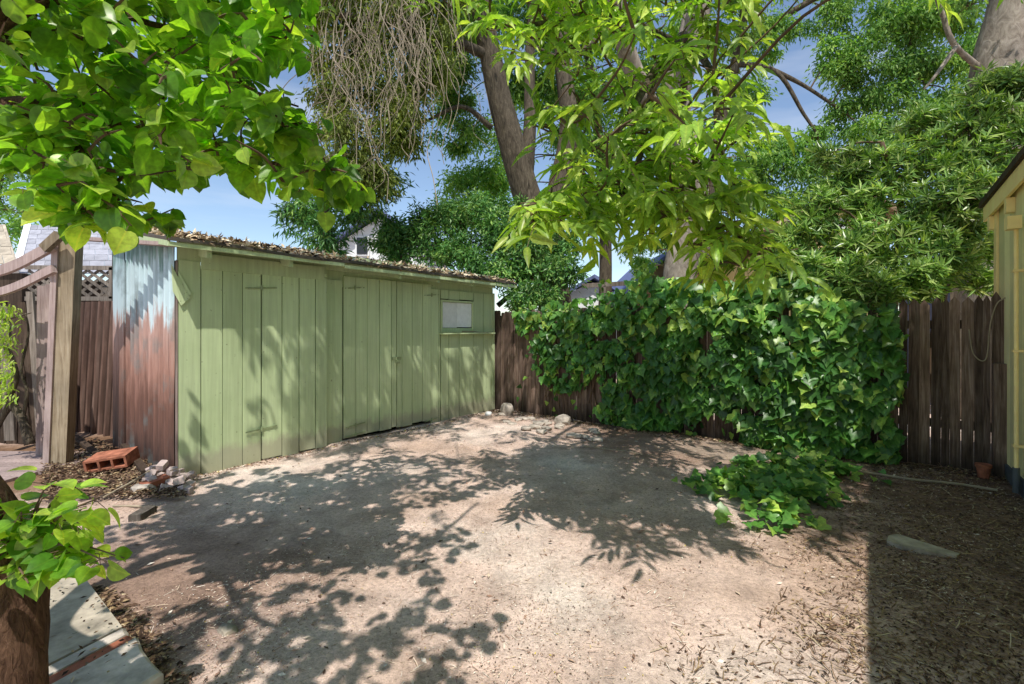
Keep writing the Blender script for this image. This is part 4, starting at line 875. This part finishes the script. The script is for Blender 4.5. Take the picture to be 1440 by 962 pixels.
# rubble pile by the shed corner
grp = 'brick rubble heaped at the shed corner'
for i in range(34):
    px = 205+random.random()*68; py = 668+random.random()*22-(0 if px > 240 else -4)+(px-230)*.12; p = G(px, py); p[2] = .03+.12*math.exp(-((px-232)/22)**2)*random.random()*1.3
    brickpiece(p, (random.uniform(.05, .10), random.uniform(.04, .07), random.uniform(.035, .06)), M['pinkbrick'], 'small dusty pink brick fragment in the rubble heap at the shed corner', random.uniform(0, 3), grp, 'brick_fragment', (random.uniform(-.4, .4), random.uniform(-.4, .4)), 'brick fragment')
brickpiece(G(218, 690)+V(0, 0, .06), (.10, .20, .09), M['brick'], 'dark red brick jutting from the rubble heap', -.5, tilt=(.15, .1))
brickpiece(G(201, 728)+V(0, 0, .03), (.085, .20, .055), M['greyw'], 'grey wooden block lying in the dirt in front of the rubble', .12, name='wood_block', cat='wood block')
rock('rock', G(203, 694), .085, M['stone'], 'rounded grey rock left of the dark red brick')
rock('rock', G(182, 692), .09, M['conc'], 'flat grey rock at the left end of the rubble', sq=(1.2, .8, .4))
rock('rock', G(713, 583), .13, M['stone'], 'pale squarish rock at the shed far corner', sq=(1, .8, 1.), rough=.12)
rock('rock', G(687, 584), .06, M['white'], 'small whitish stone against the foot of the shed')
rock('rock', G(792, 597), .12, M['stone'], 'brown angular rock at the fence foot left of the ivy', sq=(1, .8, .8))
for i in range(26):
    px = random.uniform(705, 850); py = 584+(px-700)*.17+random.uniform(-3, 14); rock('stone_fragment', G(px, py), random.uniform(.03, .08), M['stone'], 'flat stone fragment in the strip along the fence foot', group='stone fragments along the fence foot', sq=(1.3, 1, .4))
rock('stone', G(320, 889), .035, M['conc'], 'small blue grey stone alone on the shaded dirt', sq=(1.4, 1, .6))
for i in range(24):
    p = G(random.uniform(680, 960), random.uniform(690, 900)); rock('pebble', p, random.uniform(.005, .010), M['stone'], 'tiny pale pebble on the sunlit dirt', 'pebble', 'pale pebbles on the sunlit dirt')
# planks and sticks in the litter corner
for a, b, w_, mt, lb, nm in ((G(175, 640), G(205, 672), .07, 'darkw', 'dark plank lying from the clay block towards the rubble', 'plank'), (G(100, 622), G(135, 645), .06, 'darkw', 'dark plank behind the clay block', 'plank')):
    m = MB(); m.bar(a+V(0, 0, .12), b+V(0, 0, .06), w_, .03); tag(m.build(nm, M[mt], origin=a), lb, 'plank')
def stick(a, b, r, lb, mt='dead', k=5):
    m = MB(); pts = [a+(b-a)*t+V(0, 0, .012)+rv(1, .012)[0]*V(1, 1, .3) for t in np.linspace(0, 1, k)]; m.tube(curve(pts, 3), r, 6); tag(m.build('stick', M[mt], origin=a), lb, 'stick')
stick(G(1182, 662), G(1398, 690), .012, 'long pale stick lying along the foot of the pointed fence', k=7)
stick(G(160, 714), G(222, 716), .008, 'thin tan stick lying across the wooden block', k=4)
stick(G(150, 705)+V(0, 0, .03), G(232, 668)+V(0, 0, .12), .008, 'thin pale stick leaning on the rubble heap', k=4)
stick(G(820, 628), G(905, 640), .006, 'thin curved twig beneath the ivy', k=5)
stick(W(wx0+.45, R0+.05, wz0-.01), W(sE-.08, R0+.06, wz0-.01)+V(0, 0, -.03), .009, 'dry twig lying on the window sill of the shed', k=5)
# concrete scrap
m = MB(); pts = [G(1250, 755), G(1262, 753), G(1350, 781), G(1345, 784), G(1305, 778), G(1268, 770), G(1247, 762)]
m.add([p+V(0, 0, .012) for p in pts]+[p+V(0, 0, -.03) for p in pts], [tuple(range(7)), ]+[(i, (i+1) % 7, (i+1) % 7+7, i+7) for i in range(7)]); tag(m.build('concrete_scrap', M['conc'], origin=pts[0]), 'pale sliver of concrete showing through the shaded dirt', 'concrete')
# flower pot
pp_ = G(1383, 672); fp = thing('flower_pot', pp_, 'small terracotta pot at the fence foot beside the post', 'pot')
m = MB(); m.tube([pp_, pp_+V(0, 0, .11)], [.04, .055], 16); m.build('pot_body', M['brick'], fp, smooth=False); m = MB(); m.tube([pp_+V(0, 0, .105), pp_+V(0, 0, .135)], [.062, .062], 16); m.build('rim', M['brick'], fp)

# path at the lower left
e0, e1_ = G(125, 830), G(232, 975); pd = e1_-e0; pdn = pd/np.linalg.norm(pd); pl = V(-1, 0, 0)*1.0
m = MB(); a0 = e0-pdn*.35
m.par(a0+V(0, 0, -.05), pdn*.985, V(-.42, -1.0, 0), V(0, 0, .09)); tag(m.build('path', M['conc'], origin=a0), 'grey concrete slab of the garden path', kind='structure')
br = brickpiece
q0 = e0+pdn*.40
def paver(name, o_, a_, b_, h_, mat, lb, cat, zt=.045):
    m = MB(); m.rnd(); n_ = 7; 
    L1_ = [o_+a_*t+b_*random.uniform(-.03, .03) for t in np.linspace(0, 1, 4)]; L2_ = [o_+b_+a_*t+b_*random.uniform(-.03, .03) for t in np.linspace(1, 0, 4)]
    pts = L1_+L2_; k = len(pts); cen = sum(pts)/k
    top = [cen+(p-cen)*.93+V(0, 0, zt+random.uniform(-.003, .003)) for p in pts]; mid = [p+V(0, 0, zt-.012) for p in pts]; bot = [p+V(0, 0, -.04) for p in pts]
    m.add(top+mid+bot, [tuple(range(k))]+[(i+k, (i+1) % k+k, (i+1) % k, i) for i in range(k)]+[(i+2*k, (i+1) % k+2*k, (i+1) % k+k, i+k) for i in range(k)]); o = m.build(name, mat, origin=cen*V(1, 1, 0)); return tag(o, lb, cat)
sv = V(-.16, -.40, 0)
paver('flat_stone', e0+pdn*.655, pdn*.08, sv, .05, M['stone'], 'tan edging stone between the concrete slab and the red brick', 'stone')
paver('brick', e0+pdn*.75, pdn*.075, sv, .05, M['brick'], 'long red brick laid in the path edge behind the grey stone', 'brick', .05)
paver('flat_stone', e0+pdn*.84+V(.0, 0, 0), pdn*.36, sv*.9, .05, M['stone'], 'large pale grey rough stone at the bottom of the path', 'stone', .075)
# weathered pinkish decking, far left
m = MB()
for i in range(13): m.rnd(); m.par(V(-6.6, 5.55-i*.16, 0), V(2.02-i*.03, 0, 0), V(0, -.152, 0), V(0, 0, .03))
tag(m.build('path', M['pink'], origin=G(0, 680)), 'weathered pinkish boards laid as a walkway at the far left', kind='structure')

# ------------------------------------------------------------------ litter on the ground
def scatter(name, T, n, mat, size, fn, label, rmap=None, lift=.004):
    pts = []
    while len(pts) < n:
        q = fn(4000)
        pts.extend(q)
    pts = np.array(pts[:n]); pos = np.stack([pts[:, 0], pts[:, 1], gz(pts[:, 0], pts[:, 1])+lift+rng.random(n)*lift], -1)
    r = rng.random(n) if rmap is None else rmap(n)
    o = leaves(name, T, pos, rv(n)*V(1, 1, .10), rv(n, .25)+UP, rng.uniform(size[0], size[1], n), r, mat); return tag(o, label, cat='litter', kind='stuff')
def yard(k, lo=480, hi=1050, nz=.0, seed=0):
    py = HZ+(971.5)/rng.uniform(1.5, 8.2, k); px = rng.uniform(-40, 1480, k); Y = CH*F/(py-HZ); X = (px-720)/F*Y
    ok = np.ones(k, bool); q = np.stack([X, Y], -1)
    so = (X-O[0])*Nn[0]+(Y-O[1])*Nn[1]; ok &= (so > .02) | (Y < 4.4); fo = (X-FA[0])*FN[0]+(Y-FA[1])*FN[1]; ok &= fo > .02
    if nz: v = np.array([noise.noise(Vector((a*1.1, b*1.1, seed))) for a, b in q]); ok &= rng.random(k) < np.clip(.35+v*nz, .03, 1)
    return [tuple(a) for a in q[ok]]
scatter('leaf_litter', T_CHIP, 42000, M['litter'], (.004, .016), lambda k: yard(k, nz=1.6, seed=1), 'fine reddish mulch chips scattered over the dirt yard')
scatter('leaf_litter', T_STRAW, 8000, M['litter'], (.015, .055), lambda k: yard(k, nz=1.8, seed=4), 'dry straw and thin twigs scattered over the dirt yard', rmap=lambda n: rng.uniform(.2, .96, n))
scatter('leaf_litter', T_CHIP, 700, M['litter'], (.02, .05), lambda k: yard(k), 'larger dry leaves and yellow leaves dropped over the dirt')
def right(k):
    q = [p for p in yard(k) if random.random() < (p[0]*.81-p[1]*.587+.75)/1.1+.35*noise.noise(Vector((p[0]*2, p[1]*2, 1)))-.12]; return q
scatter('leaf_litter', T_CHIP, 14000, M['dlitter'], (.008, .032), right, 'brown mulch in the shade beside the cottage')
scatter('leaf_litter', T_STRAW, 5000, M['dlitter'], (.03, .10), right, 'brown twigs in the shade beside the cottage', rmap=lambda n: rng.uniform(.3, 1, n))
def corner(k):
    px = rng.uniform(60, 260, k); py = rng.uniform(620, 705, k); Y = CH*F/(py-HZ); X = (px-720)/F*Y; so = (X-O[0])*D[0]+(Y-O[1])*D[1]
    return [(a, b) for a, b, s in zip(X, Y, so) if s < -.05]
o = scatter('leaf_litter', T_CHIP, 7000, M['dlitter'], (.02, .06), corner, 'deep brown leaf litter heaped beside the corrugated shed wall', lift=.03)
def edges_(k):
    t = rng.random(k); s_ = rng.normal(0, .09, k)
    base_ = np.outer(t, V(*(FB-FA)))+FA+np.outer(.08+abs(s_)*1.6, FN); return [(a, b) for a, b, _ in base_]
scatter('leaf_litter', T_CHIP, 5000, M['dlitter'], (.015, .05), edges_, 'dry leaves gathered along the fence foot', lift=.008)
def edge2(k):
    t = rng.random(k)*4.95; base_ = np.outer(t, D)+O+np.outer(.0+abs(rng.normal(0, .07, k)), Nn); return [(a, b) for a, b, _ in base_]
scatter('leaf_litter', T_CHIP, 2600, M['litter'], (.012, .04), edge2, 'pale debris along the foot of the shed doors', lift=.005)
def edge3(k):
    t = rng.random(k); base_ = np.outer(t, pd)+e0+np.outer(abs(rng.normal(0, .07, k)), V(1, 0, 0)); return [(a, b) for a, b, _ in base_]
scatter('leaf_litter', T_CHIP, 1300, M['dlitter'], (.015, .045), edge3, 'dead leaves along the edge of the path', lift=.006)

def onpath(k):
    t = rng.random(k)*1.5-.35; u = rng.random(k); b_ = e0+np.outer(t, pdn)+np.outer(u, V(-.42, -1.0, 0)); return [(a, b) for a, b, _ in b_]
scatter('leaf_litter', T_CHIP, 420, M['dlitter'], (.01, .04), onpath, 'brown leaf scraps lying on the concrete slab of the path', lift=.055)
# ------------------------------------------------------------------ camera, light, world
cam = bpy.data.cameras.new('camera'); co = bpy.data.objects.new('camera', cam); C.objects.link(co); bpy.context.scene.camera = co
co.location = (0, 0, CH); co.rotation_euler = (math.radians(90), 0, 0); cam.sensor_width = 36; cam.lens = 36*F/1440; cam.shift_y = -18/1440; cam.clip_start = .05; cam.clip_end = 1500
sv_ = Vector((SUNV[0], SUNV[1], SUNV[2])).normalized(); el = math.asin(sv_.z)
sun = bpy.data.lights.new('sun', 'SUN'); so = bpy.data.objects.new('sun', sun); C.objects.link(so); sun.energy = 5.0; sun.angle = math.radians(.53); sun.color = (1, .955, .88); so.rotation_euler = sv_.to_track_quat('Z', 'Y').to_euler(); so.location = (0, -5, 12)
wd = bpy.data.worlds.new('World'); bpy.context.scene.world = wd; wd.use_nodes = True; nt = wd.node_tree; bg = nt.nodes['Background']
sky = nt.nodes.new('ShaderNodeTexSky'); sky.sky_type = 'NISHITA'; sky.sun_disc = False; sky.sun_elevation = el; sky.sun_rotation = math.pi; sky.air_density = 1.0; sky.dust_density = .3; sky.ozone_density = 1.5
tc = nt.nodes.new('ShaderNodeTexCoord'); mp = nt.nodes.new('ShaderNodeMapping'); mp.inputs['Scale'].default_value = (1, 1, 5); nz = nt.nodes.new('ShaderNodeTexNoise'); nz.inputs['Scale'].default_value = 2.2; nz.inputs['Detail'].default_value = 6
rp_ = nt.nodes.new('ShaderNodeValToRGB'); rp_.color_ramp.elements[0].position = .52; rp_.color_ramp.elements[1].position = .78; rp_.color_ramp.elements[1].color = (.45, .45, .45, 1)
mx = nt.nodes.new('ShaderNodeMix'); mx.data_type = 'RGBA'; mx.inputs[7].default_value = (7, 7.2, 7.6, 1)
nt.links.new(tc.outputs['Generated'], mp.inputs[0]); nt.links.new(mp.outputs[0], nz.inputs['Vector']); nt.links.new(nz.outputs['Fac'], rp_.inputs[0]); nt.links.new(rp_.outputs[0], mx.inputs[0]); hs = nt.nodes.new('ShaderNodeHueSaturation'); hs.inputs['Saturation'].default_value = .97; hs.inputs['Value'].default_value = 1.2; nt.links.new(sky.outputs[0], hs.inputs['Color']); nt.links.new(hs.outputs[0], mx.inputs[6]); nt.links.new(mx.outputs[2], bg.inputs[0])
bg.inputs[1].default_value = .15
sc = bpy.context.scene; sc.view_settings.view_transform = 'Standard'; sc.view_settings.look = 'None'; sc.view_settings.exposure = 0
